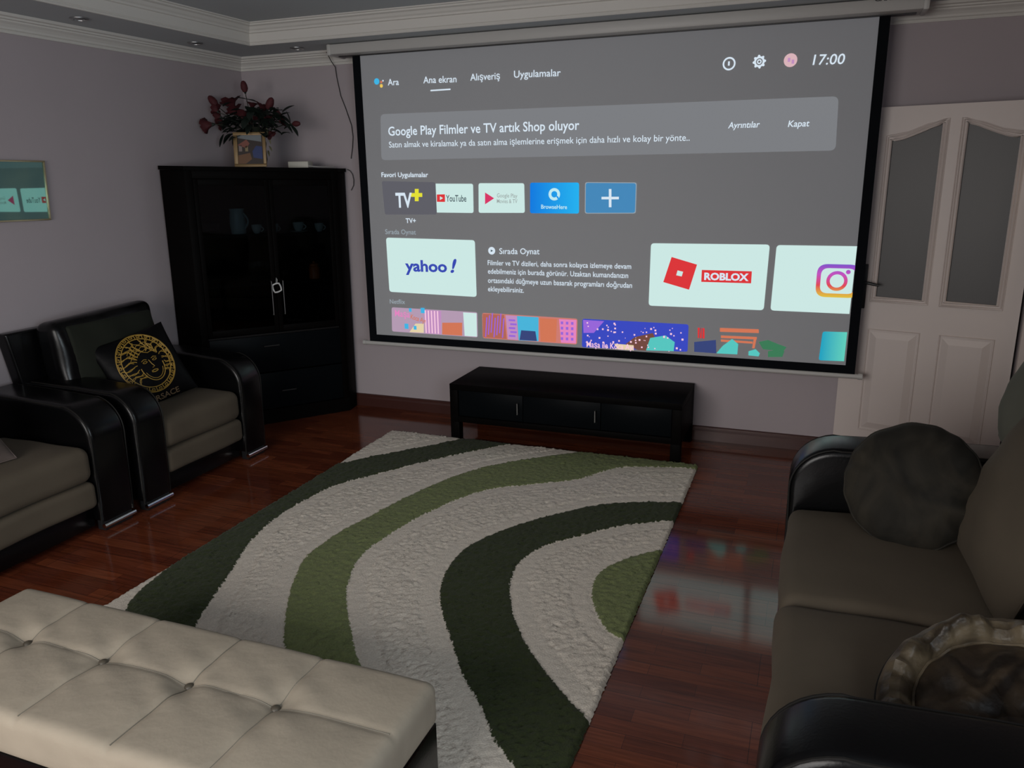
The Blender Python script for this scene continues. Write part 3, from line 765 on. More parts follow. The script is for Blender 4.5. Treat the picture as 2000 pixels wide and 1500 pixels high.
# camera outline logo, its right edge cut by the border
x0, z1, x1, z0 = CAMERA_GLYPH
cq = [(x0, z1), (x1, z1), (x1, z0), (x0, z0)]
io = .022; ci = [(x0 + io, z1 - io), (x1 - io, z1 - io), (x1 - io, z0 + io), (x0 + io, z0 + io)]
flat('camera_outline', rounded(cq, .055, 7), M_IG, TILE['I'], YT - .0014, inner=rounded(ci, .04, 7))
# extra marks: play triangle, browser tail, figure 1, avatar specks
flat('play_triangle', [(1.983, 1.203), (1.999, 1.195), (1.983, 1.187)], SCM['td'], scr, SY - .0022, .0003)
flat('browser_tail', [(2.420, 1.540), (2.436, 1.534), (2.446, 1.515), (2.432, 1.520)], SCM['H'], TILE['H'], YT - .0022, .0003)
text_part('figure_one', '1', (3.4065, 2.2245), (3.4155, 2.2245), .021, SCM['tw'], 1, 0, scr, SY - .002)
for (a, b_) in (((3.715, 2.245), (3.728, 2.225)), ((3.735, 2.215), (3.748, 2.235))):
    flat('avatar_mark', [a, (b_[0], a[1]), b_, (a[0], b_[1])], SCM['pl'], scr, SY - .0022, .0003)
# specks of the blue thumbnail
rs = random.Random(3); q = SCREEN_TILES['3']
b_ = MB()
for i in range(60):
    u, v = rs.uniform(.03, .97), rs.uniform(.08, .95)
    x = q[0][0] + u * (q[1][0] - q[0][0]); z = q[0][1] + v * (q[3][1] - q[0][1]); r_ = rs.uniform(.002, .006)
    b_.obox((x - r_, YT - .0026, z - r_), (2 * r_, 0, 0), (0, .0002, 0), (0, 0, 2 * r_))
b_.build('sparkle_pattern', SCM['pw'], TILE['3'], smooth=False)['kind'] = 'stuff'
# window rows and roof stripes of the street thumbnail, curtain stripes of the pinkish one
def bar(x, z, w, h, mk, k, lean=0.0): flat('picture_patch', [(x, z), (x + w, z), (x + w + lean, z + h), (x + lean, z + h)], SCM[mk], TILE[k], YT - .0026, .0002)
for i in range(7): bar(1.93 + i * .02, .63 + .015 * (i % 3), .008, .13, 'vi', '2', .012)
for i in range(3):
    for j in range(4): bar(2.455 + i * .034, .64 + j * .034, .016, .018, 'vi', '2')
for j in range(5): bar(2.10 + .01 * (j % 2), .64 + j * .026, .045, .012, 'vi', '2')
for i in range(5): bar(1.49 + i * .023, .63, .009, .155, 'pw', '1')
for (x, z, s_) in ((1.33, .65, .03), (1.40, .648, .022), (1.37, .77, .02), (1.46, .765, .03)): bar(x, z, s_, s_ * 1.2, 'bl', '1')
for (k, s_, A, B_, cap, mk, bold, sh) in SCREEN_TEXT:
    text_part('screen_text', s_, A, B_, cap, SCM[mk], bold, sh, TILE[k], (SY - .0024) if k == 'F' else YT - .003)
# letter N on the thumbnail without a tile: dark diagonal gap made of two slim notches
for pts in ([(3.324, .7665), (3.331, .7665), (3.3265, .725), (3.3265, .7035), (3.3215, .7035)], [(3.334, .765), (3.3395, .765), (3.342, .703), (3.3375, .703), (3.336, .735)]):
    flat('logo_notch', pts, SCM['V'], scr, SY - .0025, .0002)
# maker's name on the housing
text_part('maker_mark', 'GAMMA', (4.110, 2.470), (4.235, 2.470), .016, M_BLKMETAL, 2, 0, scr, -0.3056)

# ================================================================ rug
def build_rug():
    X0, X1, Y0, Y1 = 1.366, 3.392, -3.40, -0.514
    L = RUG_LINES
    polys = {
        'dark1': [(2.30, -.47)] + L['A_in'] + [(1.93, -3.05), (1.50, -2.9), (1.36, -2.36), (1.36, -1.205)] + L['A_out'][::-1] + [(1.96, -.47)],
        'light1': [(2.80, -.47)] + L['B_out'] + [(2.36, -3.0), (2.5, -3.2), (2.85, -3.2)] + L['B_in'][::-1] + [(3.40, -.577), (3.40, -.47)],
        'dark2': [(3.42, -1.085)] + L['C_out'] + [(3.42, -3.42)] + [(3.43, -2.905)] + L['C_in'][::-1] + [(3.43, -1.315)],
        'light2': [(3.43, -1.60)] + L['D'] + [(3.43, -2.42)],
    }
    def smooth(P, closed=True):
        # Catmull-Rom through the outline
        out = []
        n = len(P)
        for i in range(n):
            p0, p1, p2, p3 = [np.array(P[(i + j - 1) % n]) for j in range(4)]
            for t in (0, .25, .5, .75):
                out.append(.5 * ((2 * p1) + (-p0 + p2) * t + (2 * p0 - 5 * p1 + 4 * p2 - p3) * t * t + (-p0 + 3 * p1 - 3 * p2 + p3) * t ** 3))
        return np.array(out)
    step = 0.009
    nx = int((X1 - X0) / step) + 1; ny = int((Y1 - Y0) / step) + 1
    xs = np.linspace(X0, X1, nx); ys = np.linspace(Y0, Y1, ny)
    gx, gy = np.meshgrid(xs, ys)
    P = np.stack([gx.ravel(), gy.ravel()], 1)
    def sdist(poly):
        a = poly; b = np.roll(poly, -1, 0)
        best = np.full(len(P), 1e9); inside = np.zeros(len(P), bool)
        for (p, q) in zip(a, b):
            d = q - p; l = max(1e-12, float(d @ d))
            t = np.clip(((P - p) @ d) / l, 0, 1)
            e = P - (p + t[:, None] * d)
            best = np.minimum(best, (e * e).sum(1))
            c = ((p[1] > P[:, 1]) != (q[1] > P[:, 1]))
            with np.errstate(divide='ignore', invalid='ignore'):
                xi = (q[0] - p[0]) * (P[:, 1] - p[1]) / (q[1] - p[1] if q[1] != p[1] else 1e-12) + p[0]
            inside ^= c & (P[:, 0] < xi)
        s = np.sqrt(best); s[inside] *= -1
        return s
    sd = {k: sdist(smooth(v) if k != 'zz' else np.array(v)) for k, v in polys.items()}
    dark = np.minimum(sd['dark1'], sd['dark2']); light = np.minimum(sd['light1'], sd['light2'])
    allg = np.minimum(dark, light)
    rng = np.random.default_rng(5)
    z = np.full(len(P), 0.019)
    shag = np.ones(len(P)) * .0026
    flatz = (allg > 0) & (allg < .078); shag[flatz] = .0012; z[flatz] = .0165
    z -= .0035 * np.exp(-((allg - .006) / .007) ** 2)
    z -= .0045 * np.exp(-((allg - .084) / .006) ** 2)
    z += rng.normal(0, 1, len(P)) * shag
    edge = np.minimum.reduce([P[:, 0] - X0, X1 - P[:, 0], P[:, 1] - Y0, Y1 - P[:, 1]])
    z = np.where(edge < 1e-6, 0.002, z)
    px = P + rng.normal(0, .0012, P.shape) * (edge > 1e-6)[:, None]
    px[:, 0] += np.where((P[:, 0] <= X0 + 1e-6) | (P[:, 0] >= X1 - 1e-6), rng.normal(0, .0015, len(P)), 0)
    me = bpy.data.meshes.new('rug')
    idx = np.arange(nx * ny).reshape(ny, nx)
    faces = np.stack([idx[:-1, :-1].ravel(), idx[:-1, 1:].ravel(), idx[1:, 1:].ravel(), idx[1:, :-1].ravel()], 1)
    co = np.concatenate([px - np.array([2.38, -1.94]), z[:, None]], 1)
    me.vertices.add(len(co)); me.vertices.foreach_set('co', co.ravel().astype(np.float32))
    me.loops.add(faces.size); me.loops.foreach_set('vertex_index', faces.ravel().astype(np.int32))
    me.polygons.add(len(faces)); me.polygons.foreach_set('loop_start', (np.arange(len(faces)) * 4).astype(np.int32))
    me.polygons.foreach_set('loop_total', np.full(len(faces), 4, np.int32))
    me.update(); me.validate()
    for nm, arr in (('dark_edge', dark), ('light_edge', light), ('cut_edge', allg)):
        at = me.attributes.new(nm, 'FLOAT', 'POINT'); at.data.foreach_set('value', arr.astype(np.float32))
    m = bpy.data.materials.new('shag_rug_pile'); m.use_nodes = True; nt = m.node_tree; b = nt.nodes['Principled BSDF']
    b.inputs['Roughness'].default_value = .95; b.inputs['Specular IOR Level'].default_value = .1
    b.inputs['Sheen Weight'].default_value = .08
    tc = nt.nodes.new('ShaderNodeTexCoord')
    nz = nt.nodes.new('ShaderNodeTexNoise'); nz.inputs['Scale'].default_value = 90; nz.inputs['Detail'].default_value = 2
    nt.links.new(tc.outputs['Object'], nz.inputs['Vector'])
    n2 = nt.nodes.new('ShaderNodeTexNoise'); n2.inputs['Scale'].default_value = 170; n2.inputs['Detail'].default_value = 3
    nt.links.new(tc.outputs['Object'], n2.inputs['Vector'])
    def step_of(attr):
        a = nt.nodes.new('ShaderNodeAttribute'); a.attribute_name = attr
        j = nt.nodes.new('ShaderNodeMath'); j.operation = 'MULTIPLY_ADD'; j.inputs[1].default_value = .022; j.inputs[2].default_value = -.011
        nt.links.new(nz.outputs['Fac'], j.inputs[0])
        s = nt.nodes.new('ShaderNodeMath'); s.operation = 'ADD'
        nt.links.new(a.outputs['Fac'], s.inputs[0]); nt.links.new(j.outputs[0], s.inputs[1])
        r = nt.nodes.new('ShaderNodeMapRange'); r.inputs['From Min'].default_value = -.002; r.inputs['From Max'].default_value = .002
        r.inputs['To Min'].default_value = 1; r.inputs['To Max'].default_value = 0
        nt.links.new(s.outputs[0], r.inputs[0]); return r
    def mixc(f, a, b_):
        x = nt.nodes.new('ShaderNodeMix'); x.data_type = 'RGBA'
        if isinstance(a, tuple): x.inputs[6].default_value = (*a, 1)
        else: nt.links.new(a, x.inputs[6])
        if isinstance(b_, tuple): x.inputs[7].default_value = (*b_, 1)
        else: nt.links.new(b_, x.inputs[7])
        nt.links.new(f, x.inputs[0]); return x.outputs[2]
    cream = mixc(n2.outputs['Fac'], (.48, .425, .355), (.84, .765, .66))
    dk = mixc(n2.outputs['Fac'], (.014, .022, .008), (.050, .062, .022))
    lg = mixc(n2.outputs['Fac'], (.095, .118, .045), (.250, .285, .120))
    c1 = mixc(step_of('light_edge').outputs[0], cream, lg)
    c2 = mixc(step_of('dark_edge').outputs[0], c1, dk)
    nt.links.new(c2, b.inputs['Base Color'])
    bp = nt.nodes.new('ShaderNodeBump'); bp.inputs['Strength'].default_value = .6; bp.inputs['Distance'].default_value = .004
    nt.links.new(n2.outputs['Fac'], bp.inputs['Height']); nt.links.new(bp.outputs['Normal'], b.inputs['Normal'])
    me.materials.append(m)
    o = bpy.data.objects.new('shag_rug', me); COL.objects.link(o); o.location = (2.38, -1.94, 0.001)
    for p in me.polygons: p.use_smooth = True
    tag(o, 'cream shag rug with sweeping dark and light green curves on the red floor', 'rug')
build_rug()

# ================================================================ low media bench under the screen
tv = thing('media_bench', 'low dark wenge media bench below the projection screen', 'TV stand', (2.56, -.27, 0))
bx0, bx1, by0, by1, bz = 1.802, 3.284, -.508, -.022, .375
m = MB(); m.box(bx0, bx1, by0, by1, bz - .04, bz, .002); m.build('bench_top', M_WENGE, tv)
for x in (bx0, bx1 - .055):
    m = MB(); m.box(x, x + .055, by0, by1, .122, bz - .0402, .002); m.build('side_panel', M_WENGE, tv)
m = MB(); m.box(bx0 + .0552, bx1 - .0552, by0, by1, .122, .160, .002); m.build('bottom_panel', M_WENGE, tv)
m = MB(); m.box(bx0 + .0552, bx1 - .0552, by1 - .012, by1, .1602, bz - .0402); m.build('back_panel', M_WENGE_D, tv, smooth=False)
gx = [bx0 + .057, 2.30, 2.80, bx1 - .057]
for i in range(3):
    m = MB(); m.box(gx[i] + .002, gx[i + 1] - .002, by0 + .010, by0 + .018, .163, bz - .043, .001)
    dr = m.build('glass_flap', M_BLKGLASS, tv); dr['label'] = 'black glass front'
    if i < 2:
        x = gx[i + 1] - .03
        h = MB(); h.tube([(x, by0 + .012, .215), (x, by0 - .012, .215), (x, by0 - .012, .285), (x, by0 + .012, .285)], .004, 8)
        h.build('flap_handle', M_STEEL, dr)
for x in (bx0, bx1 - .06):
    for y in (by0, by1 - .06):
        m = MB(); m.box(x, x + .06, y, y + .06, 0, .1218, .002); m.build('leg', M_WENGE, tv)

# ================================================================ upholstered seats with waterfall arms
def arm_profile(xf, zt, xb=.03, rise=.02, zb=.05):
    p = [(xf - .005, zb)]
    p += [(xf, .15), (xf + .004, .30)]
    p += arc(xf - .165, zt - .165, .170, .165, 0, 90, 10)
    p += [(xf - .40, zt + rise * .6), (xb + .05, zt + rise), (xb, zt + rise - .03), (xb, zb)]
    return p
def make_arm(root, F, y0, y1, xf, zt, xb=.03):
    """F maps the local frame (x forward from the back, y across) to the room"""
    prof = arm_profile(xf, zt, xb)
    m = MB(); m.prism(prof, y0, y1, .028)
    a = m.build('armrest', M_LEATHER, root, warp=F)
    w_ = MB()
    for y in (y0 + .006, y1 - .006):
        w_.tube([(x - .010 if i < 3 else x - .004, y, z - (.008 if i > 12 else .004)) for i, (x, z) in enumerate(prof[:-2])], .0035, 6)
    w_.build('armrest_welt', M_WELT, a, warp=F)
    c = MB(); c.tube([(xf - .005, y0 + .008, .030), (xf - .005, y1 - .008, .030)], .0125, 12)
    c.build('chrome_foot', M_CHROME, root, warp=F)
    b = MB(); b.box(xf - .06, xf - .012, y0 + .02, y1 - .02, 0.002, .055); b.build('foot_block', M_BLKMETAL, root, warp=F)
def seat_cushion(root, F, y0, y1, x0, x1, z0, z1, name='seat_cushion', m=None, dome=.014, r=.05):
    hx, hy, hz = (x1 - x0) / 2, (y1 - y0) / 2, (z1 - z0) / 2
    r = min(r, hz * .9)
    rs_ = random.Random(int(y0 * 1000))
    ph = rs_.uniform(0, 9)
    def fn(p):
        u, v = p.x / hx, p.y / hy
        k = max(0, 1 - u * u) * max(0, 1 - v * v)
        dz = dome * k ** .5 * (1 if p.z > 0 else 0) + .0035 * math.sin(7 * p.x * 3 + ph) * math.sin(9 * p.y + ph) * (1 if p.z > 0 else .3)
        return (p.x + .006 * math.sin(p.y * 11 + ph) * (1 if u > .8 else 0), p.y, p.z + dz)
    b = MB(); b.roundbox(((x0 + x1) / 2, (y0 + y1) / 2, (z0 + z1) / 2), (hx, hy, hz), r, 8, fn)
    return b.build(name, m or M_VELVET, root, warp=F)
def IDENT(p): return p

# armchair by the left wall
ch = thing('armchair', 'black leather armchair with taupe seat beside the corner cabinet', 'armchair', (.42, -1.585, 0))
make_arm(ch, IDENT, -1.282, -1.092, .80, .635)
make_arm(ch, IDENT, -2.080, -1.888, .80, .635)
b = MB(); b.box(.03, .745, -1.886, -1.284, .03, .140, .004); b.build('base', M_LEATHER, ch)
seat_cushion(ch, IDENT, -1.886, -1.284, .20, .800, .275, .447)
seat_cushion(ch, IDENT, -1.886, -1.284, .05, .797, .140, .273, 'seat_base', dome=0, r=.03)
Mb = Matrix.Rotation(math.radians(-9), 3, 'Y')
b = MB(); b.roundbox((.075, -1.715, .60), (.040, .405, .315), .014, 6, lambda p: (p.x, p.y - .13 * p.z, p.z), Matrix.Rotation(math.radians(-3), 3, 'Y')); b.build('back_frame', M_LEATHER, ch)
def bfn(p):
    k = max(0, 1 - (p.y / .345) ** 2) * max(0, 1 - (p.z / .27) ** 2)
    return (p.x + .035 * k * (1 if p.x > 0 else -.2) + .006 * math.sin(p.y * 25 + p.z * 18), p.y, p.z + .012 * (p.y / .345) * (1 if p.z > 0 else 0))
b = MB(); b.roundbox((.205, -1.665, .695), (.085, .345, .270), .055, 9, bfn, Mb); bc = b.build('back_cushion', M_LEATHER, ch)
def bfn2(p):
    k = max(0, 1 - (p.y / .29) ** 2) * max(0, 1 - (p.z / .24) ** 2)
    return (p.x + .036 * k * (1 if p.x > 0 else 0) + .010 * math.sin(p.y * 25 + p.z * 18) * .6, p.y, p.z)
b = MB(); b.roundbox((.290, -1.650, .712), (.016, .29, .215), .015, 9, bfn2, Mb); vp = b.build('velvet_panel', M_VELVETG, bc); vp['label'] = 'dark olive velvet panel on the leather back cushion'

# long sofa along the left wall, only its far end in view
so = thing('sofa', 'dark sofa at the left edge with taupe seat and chrome foot', 'sofa', (.42, -3.4, 0))
make_arm(so, IDENT, -2.335, -2.128, .785, .635)
make_arm(so, IDENT, -4.590, -4.385, .785, .635)
b = MB(); b.box(.03, .735, -4.383, -2.337, .03, .140, .004); b.build('base', M_LEATHER, so)
for (a, c) in ((-3.36, -2.337), (-4.383, -3.362)):
    seat_cushion(so, IDENT, a, c, .20, .785, .275, .447)
    seat_cushion(so, IDENT, a, c, .05, .782, .140, .273, 'seat_base', dome=0, r=.03)
    b = MB(); b.roundbox((.20, (a + c) / 2 - .12, .66), (.085, .36, .24), .06, 6, None, Mb); b.build('back_cushion', M_LEATHER, so)
b = MB(); b.roundbox((.085, -3.45, .50), (.045, .90, .25), .03, 6); b.build('back_frame', M_LEATHER, so)

# two-seat sofa on the right
def FR(p): return Vector((4.90 - p.x, -5.39 - p.y, p.z))       # turned round: faces the left wall
rs2 = thing('sofa', 'dark two-seat sofa in the right foreground with black leather arms', 'sofa', (4.46, -2.695, 0))
XF = .985
make_arm(rs2, FR, -3.612, -3.415, XF, .685)      # far arm
make_arm(rs2, FR, -1.937, -1.740, XF, .690)      # near arm
b = MB(); b.box(.03, .92, -3.413, -1.939, .03, .140, .004); b.build('base', M_LEATHER, rs2, warp=FR)
for (a, c) in ((-3.413, -2.690), (-2.688, -1.939)):
    seat_cushion(rs2, FR, a, c, .22, .985, .275, .452, dome=.02)
    seat_cushion(rs2, FR, a, c, .05, .975, .140, .273, 'seat_base', dome=0, r=.03)
b = MB(); b.roundbox((.10, -2.695, .46), (.06, .90, .36), .04, 8); b.build('back_frame', M_LEATHER, rs2, warp=FR)

def puff(w, h, t, n=20, pinch=.0, wr=.006, seed=1, p=2.3, q_=1.6, rnd=0.0):
    """square scatter cushion in its own frame: x right, z up, y thickness"""
    r_ = random.Random(seed); a1, a2 = r_.uniform(0, 6), r_.uniform(0, 6)
    bm = bmesh.new(); grid = {}
    for s in (-1, 1):
        for i in range(n + 1):
            for j in range(n + 1):
                u = -1 + 2 * i / n; v = -1 + 2 * j / n
                u_ = math.sin(u * PI / 2) ; v_ = math.sin(v * PI / 2)
                k = (max(0, 1 - abs(u_) ** p) ** (1 / q_)) * (max(0, 1 - abs(v_) ** p) ** (1 / q_))
                e = 1 - pinch * (1 - abs(v_) ** 2) * abs(u_) ** 3
                e2 = 1 - pinch * (1 - abs(u_) ** 2) * abs(v_) ** 3
                y = s * t / 2 * k + s * wr * k * math.sin(6 * u_ + 4 * v_ + a1) + wr * .6 * k * math.sin(13 * v_ - 5 * u_ + a2)
                if (i in (0, n) or j in (0, n)):
                    if s == 1: grid[(1, i, j)] = grid[(-1, i, j)]; continue
                    y = 0
                grid[(s, i, j)] = bm.verts.new((u_ * w / 2 * e * math.sqrt(1 - rnd * v_ * v_), y, v_ * h / 2 * e2 * math.sqrt(1 - rnd * u_ * u_)))
    for s in (-1, 1):
        for i in range(n):
            for j in range(n):
                q = [grid[(s, i, j)], grid[(s, i + 1, j)], grid[(s, i + 1, j + 1)], grid[(s, i, j + 1)]]
                bm.faces.new(q if s < 0 else q[::-1])
    bmesh.ops.recalc_face_normals(bm, faces=bm.faces)
    return bm
def frame(origin, normal, up):
    n = Vector(normal).normalized(); u = Vector(up); u = (u - n * u.dot(n)).normalized(); r = u.cross(n)
    # local -y faces along the normal
    M = Matrix(((r.x, -n.x, u.x, origin[0]), (r.y, -n.y, u.y, origin[1]), (r.z, -n.z, u.z, origin[2]), (0, 0, 0, 1)))
    return M
def cushion_mesh(bm, M, name, m, parent):
    for v in bm.verts: v.co = M @ v.co
    b = MB(); b.bm.free(); b.bm = bm
    return b.build(name, m, parent)
def edge_tube(bm_pts, r, M):
    b = MB(); b.tube([M @ Vector(p) for p in bm_pts], r, 6); return b

# scatter cushions of the right sofa: two backs
def square_cushion(name, label, origin, normal, up, w, h, t, m, seed, pinch=.06, group=None, rnd=0.0):
    o = thing(name, label, 'cushion', origin, group)
    M = frame(origin, normal, up)
    cushion_mesh(puff(w, h, t, 22, pinch, .006, seed, rnd=rnd), M, 'cushion_cover', m, o)
    pts = []
    for k in range(0, 81):
        s = k / 80 * 4; side = int(s) % 4; f = (s - int(s)) * 2 - 1
        f = math.sin(f * PI / 2)
        e = 1 - pinch * (1 - f * f)
        q = [(f, -e), (e, f), (-f, e), (-e, -f)][side] if k < 80 else (-1, -1)
        qn = (max(-1, min(1, q[0])), max(-1, min(1, q[1])))
        pts.append((q[0] * w / 2 * math.sqrt(1 - rnd * qn[1] ** 2), 0, q[1] * h / 2 * math.sqrt(1 - rnd * qn[0] ** 2)))
    b = edge_tube(pts, .0035, M); b.build('edge_piping', m, o)
    return o

square_cushion('back_cushion', 'big taupe back cushion leaning at the far seat of the right sofa', (4.575, -2.36, .70), (-.93, -.05, .36), (.36, .02, .93), .66, .56, .20, M_VELVET, 4)
square_cushion('scatter_cushion', 'pale grey-green cushion on top of the taupe back cushion at the right edge', (4.70, -2.02, .93), (-.90, -.30, .30), (.30, .1, .94), .46, .44, .18, M_SAGE, 8, pinch=.0, rnd=.36)
square_cushion('back_cushion', 'second taupe back cushion behind the brown round cushion at the right edge', (4.655, -3.04, .70), (-.95, .05, .28), (.28, .02, .95), .60, .50, .15, M_VELVET, 6)

def round_cushion(name, label, origin, normal, up, R, T, m, seed, pleats=22, ruff=.010, seam=False, face_m=None):
    o = thing(name, label, 'cushion', origin)
    M = frame(origin, normal, up); r_ = random.Random(seed)
    ph = [r_.uniform(0, 6) for _ in range(6)]
    NA, NR = 120, 18
    def rim(a): return 1 + ruff * .6 * math.sin(5 * a + ph[0]) + ruff * math.sin(pleats * a + 1.2 * math.sin(3 * a + ph[1])) + ruff * .7 * math.sin(pleats * .5 * a + ph[2])
    bm = bmesh.new(); rings = {}
    c = {s: bm.verts.new((0, s * T / 2 * (.80 if s < 0 else 1), 0)) for s in (-1, 1)}
    for s in (-1, 1):
        for j in range(1, NR + 1):
            f = math.sin(PI / 2 * j / NR)
            for i in range(NA):
                a = 2 * PI * i / NA
                if j == NR and s == 1: rings[(1, j, i)] = rings[(-1, j, i)]; continue
                k = max(0, 1 - f ** 2.6) ** .55
                dip = .12 * math.exp(-(f / .16) ** 2)
                y = s * T / 2 * (k - dip * k)
                wv = f ** 6 * (1 - f ** 8) * .030 * math.sin(pleats * a + 1.2 * math.sin(3 * a + ph[1]) + .5 * math.sin(9 * f)) * (.6 + .4 * math.sin(4 * a + ph[3]))
                y += s * wv + .012 * k * noise.noise(Vector((f * math.cos(a) * 3 + s, f * math.sin(a) * 3, ph[4])))
                rr = R * f * (1 + (rim(a) - 1) * f ** 3)
                rings[(s, j, i)] = bm.verts.new((rr * math.cos(a), y, rr * math.sin(a)))
        for i in range(NA):
            t = (c[s], rings[(s, 1, i)], rings[(s, 1, (i + 1) % NA)])
            bm.faces.new(t if s < 0 else t[::-1])
    for s in (-1, 1):
        for j in range(1, NR):
            for i in range(NA):
                q = [rings[(s, j, i)], rings[(s, j + 1, i)], rings[(s, j + 1, (i + 1) % NA)], rings[(s, j, (i + 1) % NA)]]
                if len(set(q)) == 4: bm.faces.new(q if s < 0 else q[::-1])
    bmesh.ops.recalc_face_normals(bm, faces=bm.faces)
    cushion_mesh(bm, M, 'cushion_cover', m, o)
    b = MB(); b.tube([M @ Vector((R * rim(2 * PI * i / 90) * math.cos(2 * PI * i / 90), 0, R * rim(2 * PI * i / 90) * math.sin(2 * PI * i / 90))) for i in range(91)], .005, 6)
    b.build('edge_piping', m, o)
    b = MB(); b.lathe([(.002, -.006), (.010, -.005), (.014, 0), (.010, .004), (.002, .005)], M @ Vector((0, -T / 2 * .74, 0)), 14, M.to_3x3() @ Matrix.Rotation(PI / 2, 3, 'X'))
    b.build('tuft_button', M_BUTTON, o)
    return o
round_cushion('round_cushion', 'round grey-green velvet cushion with ruffled rim against the far sofa arm', (4.305, -2.14, .640), (-.22, -.86, .46), (0, .3, 1), .213, .16, M_PILLOWG, 3, 15, .008)

def gathered_cushion():
    org = (4.405, -3.215, .548); R = .262
    o = thing('round_cushion', 'brown satin round cushion with gathered border by the near sofa arm', 'cushion', org)
    M = frame(org, (-.183, -.30, .93), (.1, .9, .3))
    prof = [(0, -.006), (.30, -.016), (.50, -.022), (.62, -.022), (.68, -.016), (.705, -.008), (.735, -.026), (.80, -.046), (.88, -.048), (.95, -.032), (.985, -.014), (1.0, 0), (.98, .022), (.86, .048), (.5, .062), (.2, .066), (0, .066)]
    fine = []
    for i in range(len(prof) - 1):
        for k in range(4):
            t = k / 4; fine.append((prof[i][0] * (1 - t) + prof[i + 1][0] * t, prof[i][1] * (1 - t) + prof[i + 1][1] * t))
    fine.append(prof[-1]); NA = 180
    def shape(f, y, a):
        ca, sa = math.cos(a), math.sin(a)
        g = noise.noise(Vector((ca * 4.2, sa * 4.2, f * 1.6))) * 1.1 + noise.noise(Vector((ca * 9, sa * 9, f * 3 + 5))) * .5
        band = max(0, 1 - abs(f - .83) / .16) if y < 0 else 0
        disc = max(0, 1 - (f / .70) ** 4) if y < 0 and f < .70 else 0
        cr_ = 1 - abs(noise.noise(Vector((f * ca * 4.5 + 3, f * sa * 4.5, 1.7)))) * 2.4
        y2 = y + .036 * g * band ** .8 - .016 * cr_ * disc
        ft = f + .006 * g * band
        return (R * ft * math.cos(a), y2, R * ft * math.sin(a))
    for nm, mt_, sel in (('cushion_face', M_FACE, [q for q in fine if q[1] < -.0001 and q[0] <= .7051 or q[0] == 0 and q[1] < 0]), ('cushion_cover', M_SATIN, [q for q in fine[1:] if not (q[1] < -.0001 and q[0] < .7049)])):
        sel = [q for q in sel if q[0] > 0]
        b = MB(); rings = []
        for (r, y) in sel:
            rings.append([b.bm.verts.new(M @ Vector(shape(r, y, 2 * PI * i / NA))) for i in range(NA)])
        for i in range(len(rings) - 1):
            for k in range(NA):
                b.bm.faces.new((rings[i][k], rings[i][(k + 1) % NA], rings[i + 1][(k + 1) % NA], rings[i + 1][k]))
        b.bm.faces.new(rings[0] if nm == 'cushion_face' else rings[-1])
        bmesh.ops.recalc_face_normals(b.bm, faces=b.bm.faces)
        b.build(nm, mt_, o)
    b = MB(); b.tube([M @ (Vector(shape(.705, -.008, 2 * PI * i / 120)) + Vector((0, -.004, 0))) for i in range(121)], .005, 6); b.build('seam_piping', M_SATIN, o)
    b = MB(); b.tube([M @ Vector(shape(1.0, 0, 2 * PI * i / 120)) for i in range(121)], .0035, 6); b.build('edge_piping', M_WELT, o)
gathered_cushion()

